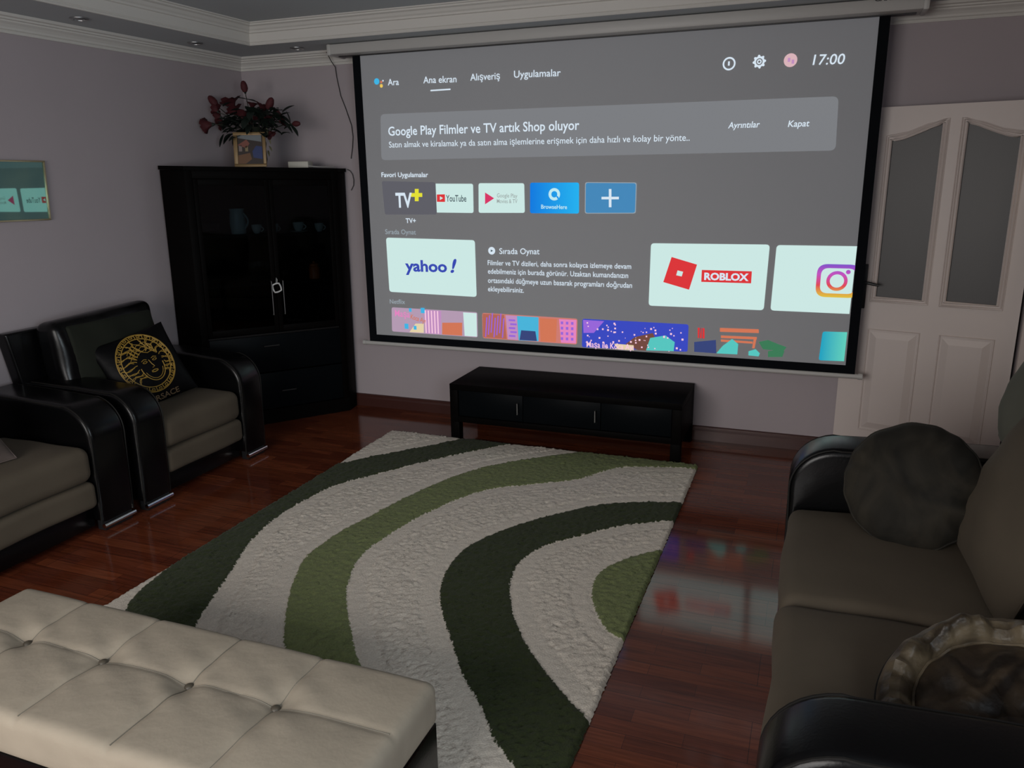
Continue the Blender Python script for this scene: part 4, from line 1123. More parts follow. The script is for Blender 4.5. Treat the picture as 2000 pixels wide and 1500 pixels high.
# black cushion with a gold head medallion on the armchair
def medallion_cushion():
    org = (.455, -1.640, .640)
    o = thing('medallion_cushion', 'black square cushion printed with a gold head medallion on the armchair', 'cushion', org)
    M = frame(org, (.80, -.36, .40), (-.30, -.10, .90))
    w, h, t, pinch = .43, .43, .14, .05
    cushion_mesh(puff(w, h, t, 22, pinch, .0012, 2), M, 'cushion_cover', mat('black_satin_cover', (.002, .002, .0025), .5, bump=(18, .3, .01), spec=.12), o)
    def surf(x, z):
        u, v = max(-1, min(1, x / (w / 2))), max(-1, min(1, z / (h / 2)))
        k = (max(0, 1 - abs(u) ** 2.3) ** (1 / 1.6)) * (max(0, 1 - abs(v) ** 2.3) ** (1 / 1.6))
        return M @ Vector((x, -(t / 2 * k + .0022), z))
    def line(b, pts, r=.0022):
        fin = []
        for i in range(len(pts) - 1):
            n = max(1, int(math.hypot(pts[i + 1][0] - pts[i][0], pts[i + 1][1] - pts[i][1]) / .012))
            for k in range(n): fin.append((pts[i][0] + (pts[i + 1][0] - pts[i][0]) * k / n, pts[i][1] + (pts[i + 1][1] - pts[i][1]) * k / n))
        fin.append(pts[-1])
        b.tube([surf(*p) for p in fin], r, 5)
    cz = .022
    def E(a, rx, rz): return (rx * math.cos(a), cz + rz * math.sin(a))
    b = MB()
    for k_ in (1.0, .84): line(b, [E(2 * PI * i / 60, .150 * k_, .172 * k_) for i in range(61)], .0030)
    n = 22
    for i in range(n):                    # key pattern between the two rings
        a = 2 * PI * i / n; da = 2 * PI / n
        P = [(a, .86), (a, .965), (a + da * .72, .965), (a + da * .72, .90), (a + da * .36, .90), (a + da * .36, .93)]
        line(b, [E(q, .150 * f, .172 * f) for q, f in P], .0028)
    b.build('medallion_border', M_GOLDP, o)
    b = MB(); r_ = random.Random(11)
    fx, fz = .018, cz - .022
    for s in (-1, 1):                     # locks of hair
        for i in range(9):
            a0 = PI / 2 - s * (.10 + i * .27)
            p = []
            for k in range(9):
                f = k / 8
                rr = .074 + .066 * f
                a = a0 - s * (.10 * math.sin(f * 5 + i) + .20 * f)
                p.append((fx * (1 - f) + rr * math.cos(a) * (1.0), fz * (1 - f) + cz * f + .006 + rr * math.sin(a) * 1.02))
            line(b, p, .0024)
            p2 = [(x + .009 * math.sin(j * 1.4 + i), z - .007 * math.cos(j * 1.1)) for j, (x, z) in enumerate(p[1:-1])]
            line(b, p2, .0019)
    for i in range(5): line(b, [(-.075 + .15 * k / 10, cz + .058 + .014 * i + .007 * math.sin(k * 1.6 + i * 2) - .10 * ((k - 5) / 10) ** 2) for k in range(11)], .0019)
    b.build('medallion_hair', M_GOLDP, o)
    b = MB()
    line(b, [(fx + .064 * math.cos(a), fz - .008 + .084 * math.sin(a)) for a in [PI * .98 + PI * 1.04 * i / 24 for i in range(25)]], .0026)
    line(b, [(fx + .052 * math.cos(a), fz - .010 + .070 * math.sin(a)) for a in [PI * 1.1 + PI * .8 * i / 18 for i in range(19)]], .0016)
    line(b, [(fx - .004, fz + .030), (fx + .002, fz + .004), (fx + .010, fz - .014), (fx - .004, fz - .018)], .0022)       # nose
    for s in (-1, 1):
        line(b, [(fx + s * .014, fz + .034), (fx + s * .028, fz + .040), (fx + s * .044, fz + .033)], .0021)                # brow
        line(b, [(fx + s * .015 + s * .026 * k / 8, fz + .022 + .006 * math.sin(PI * k / 8)) for k in range(9)], .0019)
        line(b, [(fx + s * .015 + s * .026 * k / 8, fz + .022 - .005 * math.sin(PI * k / 8)) for k in range(9)], .0017)
    for (s, zz) in ((1, -.036), (-1, -.040)):
        line(b, [(fx - .018 + .036 * k / 8, fz + zz + s * .004 * math.sin(PI * k / 8)) for k in range(9)], .0026)
    b.build('medallion_face', M_GOLDP, o)
    me = text_mesh('VERSACE', 1); x0 = min(v.co.x for v in me.vertices); x1 = max(v.co.x for v in me.vertices)
    off = Vector(org)
    for v in me.vertices:
        p = surf(-.10 + .20 * (v.co.x - x0) / (x1 - x0), -.195 + v.co.y * .028 / CAP); v.co = p - off
    me.materials.clear(); me.materials.append(M_GOLDP2)
    t_ = bpy.data.objects.new('printed_lettering', me); COL.objects.link(t_); t_.parent = o
medallion_cushion()
# cushion corner at the left edge, on the sofa
square_cushion('scatter_cushion', 'grey-brown cushion just showing at the left edge on the dark sofa', (.50, -2.80, .60), (.75, -.1, .65), (-.6, 0, .8), .40, .38, .13, mat('grey_brown_weave', (.10, .075, .065), .85, var=(12, .3)), 21)

# ================================================================ tufted bench in the foreground
def tufted_ottoman():
    x0, x1, y0, y1, z0, z1 = 1.622, 3.108, -3.830, -3.333, .275, .402
    o = thing('tufted_ottoman', 'long beige suede ottoman with buttoned top in the foreground', 'ottoman', ((x0 + x1) / 2, (y0 + y1) / 2, 0))
    sx = [1.895, 2.186, 2.487, 2.762]; my = (-3.555)
    cx, cy = (x0 + x1) / 2, (y0 + y1) / 2; hx, hy, hz = (x1 - x0) / 2, (y1 - y0) / 2, (z1 - z0) / 2
    cells = [x0] + sx + [x1]
    def fn(p):
        X, Y = p.x + cx, p.y + cy
        if p.z < 0: return p
        d = min(abs(X - s) for s in sx); dm = abs(Y - my)
        rb = min(math.hypot(X - s, Y - my) for s in sx)
        for i in range(5):
            if cells[i] <= X <= cells[i + 1] + 1e-9:
                u = (X - cells[i]) / (cells[i + 1] - cells[i]); break
        else: u = 0
        v = (Y - y0) / (my - y0) if Y < my else (y1 - Y) / (y1 - my)
        dome = .007 * math.sin(PI * min(1, max(0, u))) ** .7 * (math.sin(PI * min(1, max(0, v)) * .5 + .0) * math.cos(PI * max(0, min(1, v)) * .5) * 2) ** .6
        fold = .0025 * math.sin(55 * (X * .6 + Y)) * math.exp(-(rb / .12) ** 2)
        z = p.z + dome - .005 * math.exp(-(d / .009) ** 2) - .003 * math.exp(-(dm / .009) ** 2) - .016 * math.exp(-(rb / .045) ** 2) + fold * 1.3
        return (p.x, p.y, z)
    b = MB(); b.roundbox((cx, cy, (z0 + z1) / 2), (hx, hy, hz), .028, (150, 52, 4), fn)
    top = b.build('padded_top', M_OTTO, o)
    def hz_(X, Y): return fn(Vector((X - cx, Y - cy, hz))).z if False else Vector(fn(Vector((X - cx, Y - cy, hz)))).z + (z0 + z1) / 2
    seamm = mat('suede_seam', (.16, .145, .115), .9)
    for s in sx:
        b = MB(); pts = [(s, y0 + .02 + (y1 - y0 - .04) * i / 60) for i in range(61)]
        b.tube([(x, y, hz_(x, y) + .0004) for x, y in pts], .0018, 5); b.build('cross_seam', seamm, top)
    b = MB(); b.tube([(x0 + .02 + (x1 - x0 - .04) * i / 160, my, hz_(x0 + .02 + (x1 - x0 - .04) * i / 160, my) + .0003) for i in range(161)], .0016, 5); b.build('long_seam', seamm, top)
    for s in sx:
        b = MB(); b.lathe([(.002, -.004), (.010, -.003), (.013, .001), (.011, .005), (.006, .008), (.001, .009)], (s, my, hz_(s, my) + .004), 16)
        b.build('tuft_button', M_BUTTON, top)
    b = MB(); b.obox((x0 + .006, y0 + .006, .055), (x1 - x0 - .012, 0, 0), (0, y1 - y0 - .012, 0), (0, 0, .224), .008); b.build('leather_base', M_LEATHER, o)
    for x in (x0 + .08, x1 - .08):
        for y in (y0 + .07, y1 - .07):
            b = MB(); b.lathe([(.022, .030), (.026, .056)], (x, y, 0), 16); b.build('foot', M_CHROME, o)
tufted_ottoman()

# ================================================================ corner display cabinet
RD = Vector((0.934, 0.357, 0))
def cwarp(p):
    """the old cabinet leans a touch and its top drops towards the right"""
    s = p.x * RD.x + p.y * RD.y
    return Vector((p.x, p.y, p.z * (1.0 - .0165 * (s - .05)))) + RD * (.014 * p.z)
CA, CB, CC, CD, CE = (.012, -.925), (.205, -.925), (.815, -.155), (.790, -.022), (.012, -.022)
FB, FC = Vector((*CB, 0)), Vector((*CC, 0)); FU = (FC - FB).normalized(); FL = (FC - FB).length; FN = Vector((FU.y, -FU.x, 0))   # FN looks out of the front
CT = 1.742
def F(t, off, z): return FB + FU * (t * FL) + FN * off + Vector((0, 0, z))
cab = thing('display_cabinet', 'tall dark corner cabinet with glass doors and drawers', 'cabinet', (.36, -.42, 0))
def cpart(name, m, *boxes, parent=None, bev=.0015):
    b = MB()
    for bx in boxes: b.obox(*bx, bev)
    return b.build(name, m, parent or cab, warp=cwarp)
def fbox(t0, t1, o0, o1, z0, z1): return (F(t0, o0, z0), FU * ((t1 - t0) * FL), FN * (o1 - o0), (0, 0, z1 - z0))
def side(p, q, th, z0, z1):
    p, q = Vector((*p, 0)), Vector((*q, 0)); u = q - p; n = Vector((-u.y, u.x, 0)).normalized() * th
    return (p + Vector((0, 0, z0)), u, n, (0, 0, z1 - z0))
def off_poly(k):
    c = Vector((.36, -.42)); return [tuple(c + (Vector(p) - c) * k) for p in (CA, CB, CC, CD, CE)]
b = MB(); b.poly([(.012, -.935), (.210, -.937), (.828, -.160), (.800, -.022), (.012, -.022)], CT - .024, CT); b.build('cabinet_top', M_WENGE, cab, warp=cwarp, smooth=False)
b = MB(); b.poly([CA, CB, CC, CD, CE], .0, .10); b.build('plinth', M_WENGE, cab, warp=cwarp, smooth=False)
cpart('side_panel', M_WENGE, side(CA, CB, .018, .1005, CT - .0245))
cpart('side_panel', M_WENGE, side(CC, CD, .018, .1005, CT - .0245))
cpart('back_panel', M_WENGE_D, side((CA[0], CE[1]), (CA[0], CA[1] + .019), .010, .1005, CT - .0245))
cpart('back_panel', M_WENGE_D, side((CD[0] - .019, CD[1]), (CE[0] + .012, CE[1]), .010, .1005, CT - .0245))
inner = [(.026, -.900), (.200, -.900), (.786, -.160), (.768, -.040), (.026, -.040)]
for z in (.640, .985, 1.310):
    b = MB(); b.poly(inner, z - .016, z); b.build('shelf', M_WENGE_D, cab, warp=cwarp, smooth=False)
# frame round the front
cpart('door_frame', M_WENGE, fbox(0, .045, -.018, .0, .1005, CT - .0245), fbox(.955, 1, -.018, .0, .1005, CT - .0245), fbox(.045, .955, -.018, .0, CT - .075, CT - .0245))
SW = .028
for (t0, t1, th) in ((.047, .5185, .484), (.5215, .953, .562)):
    z0, z1 = .652, CT - .078
    dr = cpart('glass_door', M_WENGE, fbox(t0, t0 + SW, -.014, .004, z0, z1), fbox(t1 - SW, t1, -.014, .004, z0, z1), fbox(t0 + SW, t1 - SW, -.014, .004, z0, z0 + .04), fbox(t0 + SW, t1 - SW, -.014, .004, z1 - .04, z1))
    g = MB(); g.obox(*fbox(t0 + SW, t1 - SW, -.007, -.003, z0 + .04, z1 - .04)); g.build('glass_pane', M_CABGLASS, dr, warp=cwarp, smooth=False)
    h = MB(); h.tube([F(th, .002, .770), F(th, .026, .770), F(th, .026, 1.000), F(th, .002, 1.000)], .0034, 8); h.build('door_handle', M_DIMSTEEL, dr, warp=cwarp)
for (z0, z1, zh, t0, t1) in ((.375, .630, .560, .40, .505), (.108, .365, .232, .50, .60)):
    dr = cpart('drawer', M_BLKGLASS, fbox(.047, .953, -.014, .004, z0, z1))
    h = MB(); h.tube([F(t0, .003, zh), F(t0, .026, zh), F(t1, .026, zh), F(t1, .003, zh)], .0045, 8); h.build('drawer_handle', mat('dark_steel', (.10, .10, .10), .4, metal=1), dr, warp=cwarp)

# bright square ring charm hanging between the door handles
cm = thing('ring_charm', 'small silver square ring charm hanging between the cabinet door handles', 'charm', cwarp(F(.520, .02, .952)))
b = MB(); ctr = F(.520, .018, .952)
def fpl(u, z, o=0): return ctr + FU * u + Vector((0, 0, z)) + FN * o
sq = [fpl(*p) for p in ((-.030, .022), (.016, .033), (.031, -.018), (-.015, -.031))]
pts = []
for i in range(4):
    for k in range(6):
        p = sq[i].lerp(sq[(i + 1) % 4], k / 6); q_ = ctr + (p - ctr).normalized() * .031
        pts.append(p.lerp(q_, .45))
b.tube(pts + [pts[0]], .0052, 8); b.build('square_ring', mat('pale_silver', (.75, .75, .74), .35, metal=.3), cm, warp=cwarp)
b = MB(); b.tube([fpl(-.004, .030), fpl(-.002, .050), fpl(.0, .070), fpl(.006, .055), fpl(.003, .034)], .0013, 6); b.build('hanging_loop', M_STEEL, cm, warp=cwarp)

# crockery behind the glass
def inside(t, dep, z): return F(t, -dep, z)
def cup(p, r, h, label, handle=True, saucer=False, m=M_PORC, group='cups on the glass cabinet shelf', name='cup'):
    p = cwarp(p); o = thing(name, label, 'cup' if name == 'cup' else 'crockery', p, group)
    z0 = .008 if saucer else 0
    pr = [(r * .45, 0), (r * .55, .004), (r * .80, h * .35), (r * .95, h * .7), (r, h), (r * .93, h), (r * .86, h * .6), (r * .6, h * .15), (.001, h * .1)]
    b = MB(); b.lathe(pr, p + Vector((0, 0, z0)), 20); b.build('bowl', m, o)
    if handle:
        d = FU * .8 + FN * .6
        b = MB(); b.tube([p + Vector((0, 0, z0)) + d.normalized() * (r * (.85 + .55 * math.sin(PI * k / 6))) + Vector((0, 0, h * (.2 + .62 * k / 6))) for k in range(7)], r * .11, 6); b.build('handle', m, o)
    if saucer:
        b = MB(); b.lathe([(r * .6, 0), (r * 1.2, .003), (r * 1.7, .010), (r * 1.65, .012), (r * 1.1, .006), (.001, .005)], p, 22); b.build('saucer', m, o)
    return o
cup(inside(.445, .10, 1.310), .034, .058, 'white cup just right of the pale jug in the cabinet')
cup(inside(.565, .11, 1.310), .032, .060, 'second white cup from the jug in the cabinet')
cup(inside(.730, .09, 1.310), .038, .060, 'white cup standing on a saucer in the cabinet', saucer=True)
cup(inside(.880, .10, 1.310), .032, .058, 'rightmost dim white cup in the cabinet')
p = cwarp(inside(.325, .10, 1.310)); o = thing('pitcher', 'tall pale blue-grey jug on the upper cabinet shelf', 'jug', p)
b = MB(); b.lathe([(.040, 0), (.046, .004), (.052, .06), (.050, .11), (.044, .145), (.050, .165), (.046, .165), (.040, .145), (.044, .10), (.044, .03), (.001, .01)], p, 22); b.build('jug_body', mat('pale_blue_porcelain', (.42, .52, .54), .3), o)
b = MB(); dd_ = (FU * .7 + FN * .7); b.tube([p + dd_ * (.048 + .030 * math.sin(PI * k / 8)) + Vector((0, 0, .035 + .10 * k / 8)) for k in range(9)], .006, 8); b.build('jug_handle', MATS['pale_blue_porcelain'], o)
p = cwarp(inside(.820, .08, .985)); o = thing('orange_jar', 'small orange jar on the middle cabinet shelf behind the right door', 'jar', p)
b = MB(); b.lathe([(.034, 0), (.038, .004), (.038, .075), (.030, .088), (.001, .089)], p, 20); b.build('jar_body', mat('orange_glaze', (.55, .12, .02), .4), o)
b = MB(); b.lathe([(.031, .0892), (.032, .104), (.010, .110), (.006, .122), (.001, .124)], p, 18); b.build('lid', MATS['orange_glaze'], o)
for i, (t, dep) in enumerate(((.40, .10), (.455, .16), (.50, .09))):
    p = cwarp(inside(t, dep, .985)); o = thing('stem_glass', ('clear stemmed glass left of the cabinet door handles', 'clear stemmed glass at the back of the middle cabinet shelf', 'clear stemmed glass just behind the cabinet door handles')[i], 'glass', p, 'glasses on the middle cabinet shelf')
    b = MB(); b.lathe([(.030, 0), (.030, .003), (.006, .008), (.0045, .055), (.020, .070), (.031, .095), (.030, .135), (.028, .135), (.029, .096), (.018, .074), (.001, .066)], p, 18); b.build('goblet', M_GLASSP, o)
p = cwarp(inside(.14, .10, 1.310)); o = thing('glass_bowl', 'clear glass bowl at the left of the upper cabinet shelf', 'bowl', p)
b = MB(); b.lathe([(.025, 0), (.05, .012), (.066, .05), (.070, .075), (.067, .075), (.062, .05), (.046, .018), (.001, .010)], p, 24); b.build('bowl_body', M_GLASSP, o)

# ================================================================ things on top of the cabinet
def topz(x, y): return cwarp(Vector((x, y, CT))).z
# framed picture
px, py = .445, -.545
zt = topz(px, py) + .0005
pf = thing('photo_frame', 'small gilt standing frame with a harbour scene on the cabinet top', 'picture frame', (px, py, zt))
fr = Vector((.90, .43, 0)).normalized(); fn_ = Vector((.43, -.90, 0)).normalized(); fup = (Vector((0, 0, 1)) - fn_ * .16).normalized()
def fp(u, v, o=0): return Vector((px, py, zt)) + fr * u + fup * v + fn_ * o
wf, hf, bw = .205, .222, .020
for nm, (u0, u1, v0, v1) in dict(a=(-wf / 2, wf / 2, 0.001, bw), b=(-wf / 2, wf / 2, hf - bw, hf), c=(-wf / 2, -wf / 2 + bw * 1.3, bw, hf - bw), d=(wf / 2 - bw, wf / 2, bw, hf - bw)).items():
    b = MB(); b.obox(fp(u0, v0, .0), fr * (u1 - u0), fn_ * .014, fup * (v1 - v0), .003); b.build('frame_rail', M_GOLDF, pf)
def picture_mat(name, cols):
    m = bpy.data.materials.new(name); m.use_nodes = True; nt = m.node_tree; b = nt.nodes['Principled BSDF']
    tc = nt.nodes.new('ShaderNodeTexCoord'); n = nt.nodes.new('ShaderNodeTexNoise'); n.inputs['Scale'].default_value = cols[0]; n.inputs['Detail'].default_value = 3
    cr = nt.nodes.new('ShaderNodeValToRGB'); e = cr.color_ramp.elements
    while len(e) < len(cols[1]): e.new(.5)
    for i, (p, c) in enumerate(cols[1]): e[i].position = p; e[i].color = (*c, 1)
    nt.links.new(tc.outputs['Object'], n.inputs['Vector']); nt.links.new(n.outputs['Fac'], cr.inputs[0]); nt.links.new(cr.outputs[0], b.inputs['Base Color'])
    b.inputs['Roughness'].default_value = .3
    return m
b = MB(); b.obox(fp(-wf / 2 + bw, bw, .003), fr * (wf - 2 * bw), fn_ * .004, fup * (hf - 2 * bw)); pic = b.build('picture', mat('print_dark', (.035, .025, .022), .3), pf, smooth=False)
def patch(pts, col, k):
    c = mat('print_' + k, col, .4); b = MB()
    lo = [b.bm.verts.new(fp(u, v, .0074)) for u, v in pts]; b.bm.faces.new(lo)
    bmesh.ops.recalc_face_normals(b.bm, faces=b.bm.faces); b.build('picture_patch', c, pic, smooth=False)
patch([(-.075, .185), (.075, .160), (.075, .202), (-.075, .202)], (.16, .18, .19), 'sky')
patch([(-.078, .14), (-.02, .175), (.0, .15), (-.02, .12)], (.20, .06, .04), 'roofs')
patch([(-.078, .022), (-.078, .075), (.0, .09), (.01, .05), (-.03, .022)], (.14, .06, .02), 'quay')
patch([(-.07, .10), (-.05, .10), (-.05, .14), (-.07, .14)], (.20, .15, .14), 'wall')
patch([(-.03, .10), (-.012, .10), (-.012, .135), (-.03, .135)], (.24, .18, .09), 'window')
patch([(.02, .06), (.078, .05), (.078, .13), (.04, .135), (.015, .10)], (.012, .03, .13), 'water')
b = MB(); b.tube([fp(0, .15, -.002), fp(0, .002, -.075)], .006, 6); b.build('easel_leg', M_GOLDF, pf)

# vase with artificial roses
vx, vy = .395, -.405; vz = topz(vx, vy) + .0005
vs = thing('vase', 'dark vase behind the gilt frame on the cabinet top', 'vase', (vx, vy, vz))
b = MB(); b.lathe([(.045, 0), (.05, .004), (.062, .05), (.060, .11), (.040, .17), (.036, .205), (.044, .222), (.038, .222), (.030, .205), (.034, .17), (.050, .10), (.048, .02), (.001, .012)], (vx, vy, vz), 24)
b.build('vase_body', mat('dark_green_glaze', (.02, .03, .028), .35), vs)
bq = thing('rose_bouquet', 'wide bouquet of dark red artificial roses in the vase on the cabinet', 'flowers', (vx, vy, vz))
rb = random.Random(4)
neck = Vector((vx, vy, vz + .215))
def leaf(parent, base, d, L, Wd, m, droop=.3):
    d = Vector(d).normalized(); sidev = d.cross(Vector((0, 0, 1)));  sidev = sidev.normalized() if sidev.length > .05 else Vector((1, 0, 0)); upv = sidev.cross(d)
    b = MB(); rows = []
    for i in range(7):
        f = i / 6; wd = Wd * math.sin(PI * min(1, f * .92 + .06)) ** .8 * .5
        c = Vector(base) + d * (L * f) - Vector((0, 0, 1)) * (droop * L * f * f)
        rows.append([b.bm.verts.new(c - sidev * wd + upv * wd * .35), b.bm.verts.new(c), b.bm.verts.new(c + sidev * wd + upv * wd * .35)])
    for i in range(6):
        for k in range(2): b.bm.faces.new((rows[i][k], rows[i][k + 1], rows[i + 1][k + 1], rows[i + 1][k]))
    return b.build('leaf', m, parent)
def stem(parent, a, c, bend=.05, r=.0028):
    a, c = Vector(a), Vector(c); mid = (a + c) / 2 + Vector((0, 0, bend))
    pts = [a.lerp(mid, t).lerp(mid.lerp(c, t), t) for t in [i / 8 for i in range(9)]]
    b = MB(); b.tube(pts, r, 5); b.build('stem', M_STEM, parent); return (pts[-1] - pts[-2]).normalized()
def rose(parent, p, d, s, kind):
    """kind 0 closed bud, 1 open rose, 2 flared side rose"""
    d = Vector(d).normalized(); rot = Vector((0, 0, 1)).rotation_difference(d).to_matrix()
    b = MB(); p = Vector(p)
    if kind == 0:
        b.lathe([(.001, 0), (.30 * s, .12 * s), (.46 * s, .5 * s), (.44 * s, .95 * s), (.30 * s, 1.35 * s), (.12 * s, 1.5 * s), (.02 * s, 1.45 * s)], p, 12, rot)
    n = {0: 3, 1: 9, 2: 8}[kind]
    for i in range(n):
        a = 2 * PI * i / n * (1.9 if kind == 1 else 1) + i * .3; lay = i / n
        op = {0: .15, 1: .35 + .6 * lay, 2: .55 + .25 * lay}[kind]; L = s * {0: 1.35, 1: .8 + .25 * lay, 2: 1.25}[kind]
        rows = []
        for j in range(6):
            f = j / 5; rad = s * (.12 + op * f ** 1.3 * .95); z = L * f - .25 * s * op * f ** 3
            wd = s * (.22 + .55 * math.sin(PI * min(1, .15 + f * .75)))
            row = []
            for k in range(5):
                aa = a + (k - 2) / 2 * wd / max(rad, .25 * s) * .75
                rr = rad * (1 + .12 * math.sin(3 * aa + j)) + (.06 * s * ((k - 2) / 2) ** 2 if j > 3 else 0)
                row.append(b.bm.verts.new(p + rot @ Vector((rr * math.cos(aa), rr * math.sin(aa), z))))
            rows.append(row)
        for j in range(5):
            for k in range(4): b.bm.faces.new((rows[j][k], rows[j][k + 1], rows[j + 1][k + 1], rows[j + 1][k]))
    fl = b.build('rose', M_ROSE, parent)
    c = MB()
    for i in range(5):
        a = 2 * PI * i / 5; t = rot @ Vector((math.cos(a) * .42 * s, math.sin(a) * .42 * s, .45 * s)); w_ = rot @ Vector((-math.sin(a) * .10 * s, math.cos(a) * .10 * s, .06 * s))
        c.face([p - w_ * .5, p + w_ * .5, p + t])
    c.tube([p - d * .14 * s, p + d * .1 * s], [.10 * s, .2 * s], 8)
    c.build('calyx', M_LEAF, fl)
    return fl
# (x, z, depth offset, size, kind, tilt)
ROSES = BOUQUET
for (x, y, z, s, kind, dx, dz) in ROSES:
    p = Vector((x, y, z)); d = Vector((dx, rb.uniform(-.25, .1), dz))
    stem(bq, neck + Vector((rb.uniform(-.015, .015), rb.uniform(-.015, .015), -.06)), p - d.normalized() * .1 * s, bend=.03 if dz > .5 else .06)
    rose(bq, p, d, s, kind)
for i in range(130):
    a = rb.uniform(0, 2 * PI); q_ = rb.uniform(.02, .19)
    base = neck + Vector((math.cos(a) * q_ * 1.15, math.sin(a) * q_ * .6, rb.uniform(.0, .15) - q_ * .1))
    leaf(bq, base, (math.cos(a), math.sin(a) * .7, rb.uniform(-.35, .7)), rb.uniform(.07, .12), rb.uniform(.04, .06), M_LEAF, rb.uniform(.1, .5))
for (x, z, dx, dz) in LEAF_SPOTS:
    leaf(bq, (x, -.42, z), (dx, -.1, dz), .085, .036, M_LEAF, .1)
for i in range(6):
    base = neck + Vector((.085 + rb.uniform(0, .05), -.03, .03 - i * .028)); leaf(bq, base, (rb.uniform(.1, .5), -.3, rb.uniform(-.8, -.3)), .05, .014, M_LEAF2, .2)

# little white box with its cable
bxp = (.625, -.235); bz_ = topz(*bxp)
wb = thing('white_box', 'small white plastic box lying on the right of the cabinet top', 'box', (bxp[0], bxp[1], bz_))
b = MB(); b.obox((bxp[0] - .075, bxp[1] - .06, bz_ + .0005), (.140, .030, 0), (-.018, .085, 0), (0, 0, .042), .004); b.build('box_case', M_PLASTICW, wb)
b = MB(); b.tube([(bxp[0] + .06, bxp[1] - .02, bz_ + .012), (bxp[0] + .10, bxp[1] + .02, bz_ + .006), (bxp[0] + .14, bxp[1] + .10, bz_ + .004), (bxp[0] + .150, bxp[1] + .145, bz_ + .003)], .004, 6); b.build('lead', M_CABLEW, wb)
# cables
o = MB(); o.tube([(.789, -.10, 2.470), (.791, -.055, 2.42), (.793, -.012, 2.385), (.797, -.008, 2.32), (.819, -.008, 2.20), (.853, -.008, 2.114), (.889, -.008, 2.006), (.895, -.008, 1.932), (.886, -.008, 1.865), (.868, -.008, 1.787)], .0028, 6)
tag(o.build('wall_cable', M_CABLE), 'thin dark cable hanging down the wall left of the screen', 'cable')
o = MB(); zc = 1.70; o.tube([(.838, -.020, 1.716), (.858, -.016, 1.706), (.874, -.012, 1.682), (.880, -.010, 1.645), (.876, -.010, 1.608), (.855, -.012, 1.574)], .0025, 6)
tag(o.build('side_cable', M_CABLE), 'short dark cable loop beside the right edge of the cabinet top', 'cable')

# ================================================================ glazed picture on the left wall
pw = thing('wall_picture', 'dark glossy landscape picture with thin brass frame on the left wall', 'picture', (.0, -2.0, 1.62))
def wp(y, z): return (y, z)
TR_, BR_ = (-1.700, 1.777), (-1.718, 1.464)
dz_ = Vector((BR_[0] - TR_[0], BR_[1] - TR_[1])); dy_ = Vector((-1.0, .008)).normalized()
TL_ = Vector(TR_) + dy_ * .48; BL_ = Vector(BR_) + Vector((-1.0, .022)).normalized() * .48
cor = [Vector((0, *TL_)), Vector((0, *TR_)), Vector((0, *BR_)), Vector((0, *BL_))]
for i in range(4):
    a, c = cor[i], cor[(i + 1) % 4]; ctr_ = sum(cor, Vector()) / 4
    inn_ = ((ctr_ - (a + c) / 2)); u_ = (c - a).normalized(); inn_ = (inn_ - u_ * inn_.dot(u_)).normalized()
    b = MB(); b.obox(a + Vector((.001, 0, 0)), c - a, inn_ * .009, (.013, 0, 0), .002)
    for v_ in b.bm.verts: v_.co.x += -(v_.co.y + 1.70) * .036 + .001
    b.build('frame_rail', M_BRASSF, pw)
m = bpy.data.materials.new('glossy_landscape_print'); m.use_nodes = True; nt = m.node_tree; bs = nt.nodes['Principled BSDF']; out = nt.nodes['Material Output']
tc = nt.nodes.new('ShaderNodeTexCoord'); n = nt.nodes.new('ShaderNodeTexNoise'); n.inputs['Scale'].default_value = 9; n.inputs['Detail'].default_value = 6
cr = nt.nodes.new('ShaderNodeValToRGB'); e = cr.color_ramp.elements; e[0].position = .4; e[0].color = (.006, .022, .026, 1); e[1].position = .68; e[1].color = (.055, .075, .05, 1)
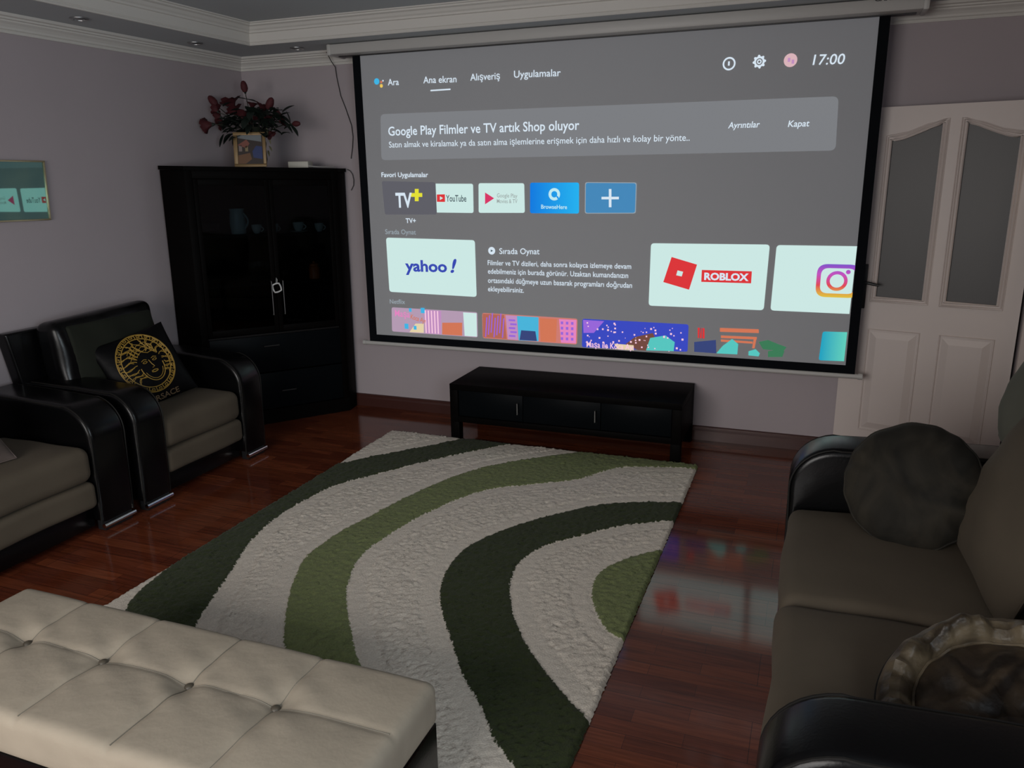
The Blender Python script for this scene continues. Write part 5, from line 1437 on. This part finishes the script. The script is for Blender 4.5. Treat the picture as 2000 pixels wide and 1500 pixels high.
nt.links.new(tc.outputs['Object'], n.inputs['Vector']); nt.links.new(n.outputs['Fac'], cr.inputs[0]); nt.links.new(cr.outputs[0], bs.inputs['Base Color']); bs.inputs['Roughness'].default_value = .2
gl = nt.nodes.new('ShaderNodeBsdfGlossy'); gl.inputs['Roughness'].default_value = .02; gl.inputs['Color'].default_value = (.38, .72, .66, 1)
mx = nt.nodes.new('ShaderNodeMixShader'); mx.inputs[0].default_value = .43
nt.links.new(bs.outputs[0], mx.inputs[1]); nt.links.new(gl.outputs[0], mx.inputs[2]); nt.links.new(mx.outputs[0], out.inputs[0])
b = MB(); vs_ = [c + (ctr_ - c).normalized() * .006 for c in cor]
tw = lambda v: -(v.y + 1.70) * .036
lo = [b.bm.verts.new(v + Vector((.002, 0, 0))) for v in vs_]; hi = [b.bm.verts.new(v + Vector((.008 + tw(v), 0, 0))) for v in vs_]
b.bm.faces.new(lo); b.bm.faces.new(hi)
for i in range(4): b.bm.faces.new((lo[i], lo[(i + 1) % 4], hi[(i + 1) % 4], hi[i]))
bmesh.ops.recalc_face_normals(b.bm, faces=b.bm.faces); b.build('glazed_print', m, pw, smooth=False)

# ================================================================ recessed ceiling spots
SPOTS = [(.27, -1.575, 'recessed ceiling spot nearest the left edge of the photo', 0), (.235, -.70, 'recessed ceiling spot with bright bulb nearest the corner on the left strip', 1), (.665, -.25, 'recessed ceiling spot beside the left end of the screen housing', 1)]
spot0 = None
for (x, y, lab, on) in SPOTS:
    if spot0 is None:
        spot0 = thing('ceiling_spot', lab, 'spotlight', (x, y, ZS), 'recessed ceiling spots')
        P_ = Vector((x, y, ZS))
        b = MB(); b.lathe([(.030, -.0005), (.046, -.0005), (.046, -.006), (.040, -.010), (.031, -.009), (.030, -.004)], P_, 28); b.build('trim_ring', M_STEEL, spot0)
        b = MB(); b.lathe([(.0295, -.002), (.026, -.005), (.015, -.0085), (.001, -.0095)], P_, 20); b.build('bulb', mat('clear_bulb_glass', (.25, .25, .25), .08, metal=.8), spot0)
    else:
        r = spot0.copy(); COL.objects.link(r); r.location = (x, y, ZS); r['label'] = lab
        for c in list(spot0.children):
            k = c.copy(); COL.objects.link(k); k.parent = r
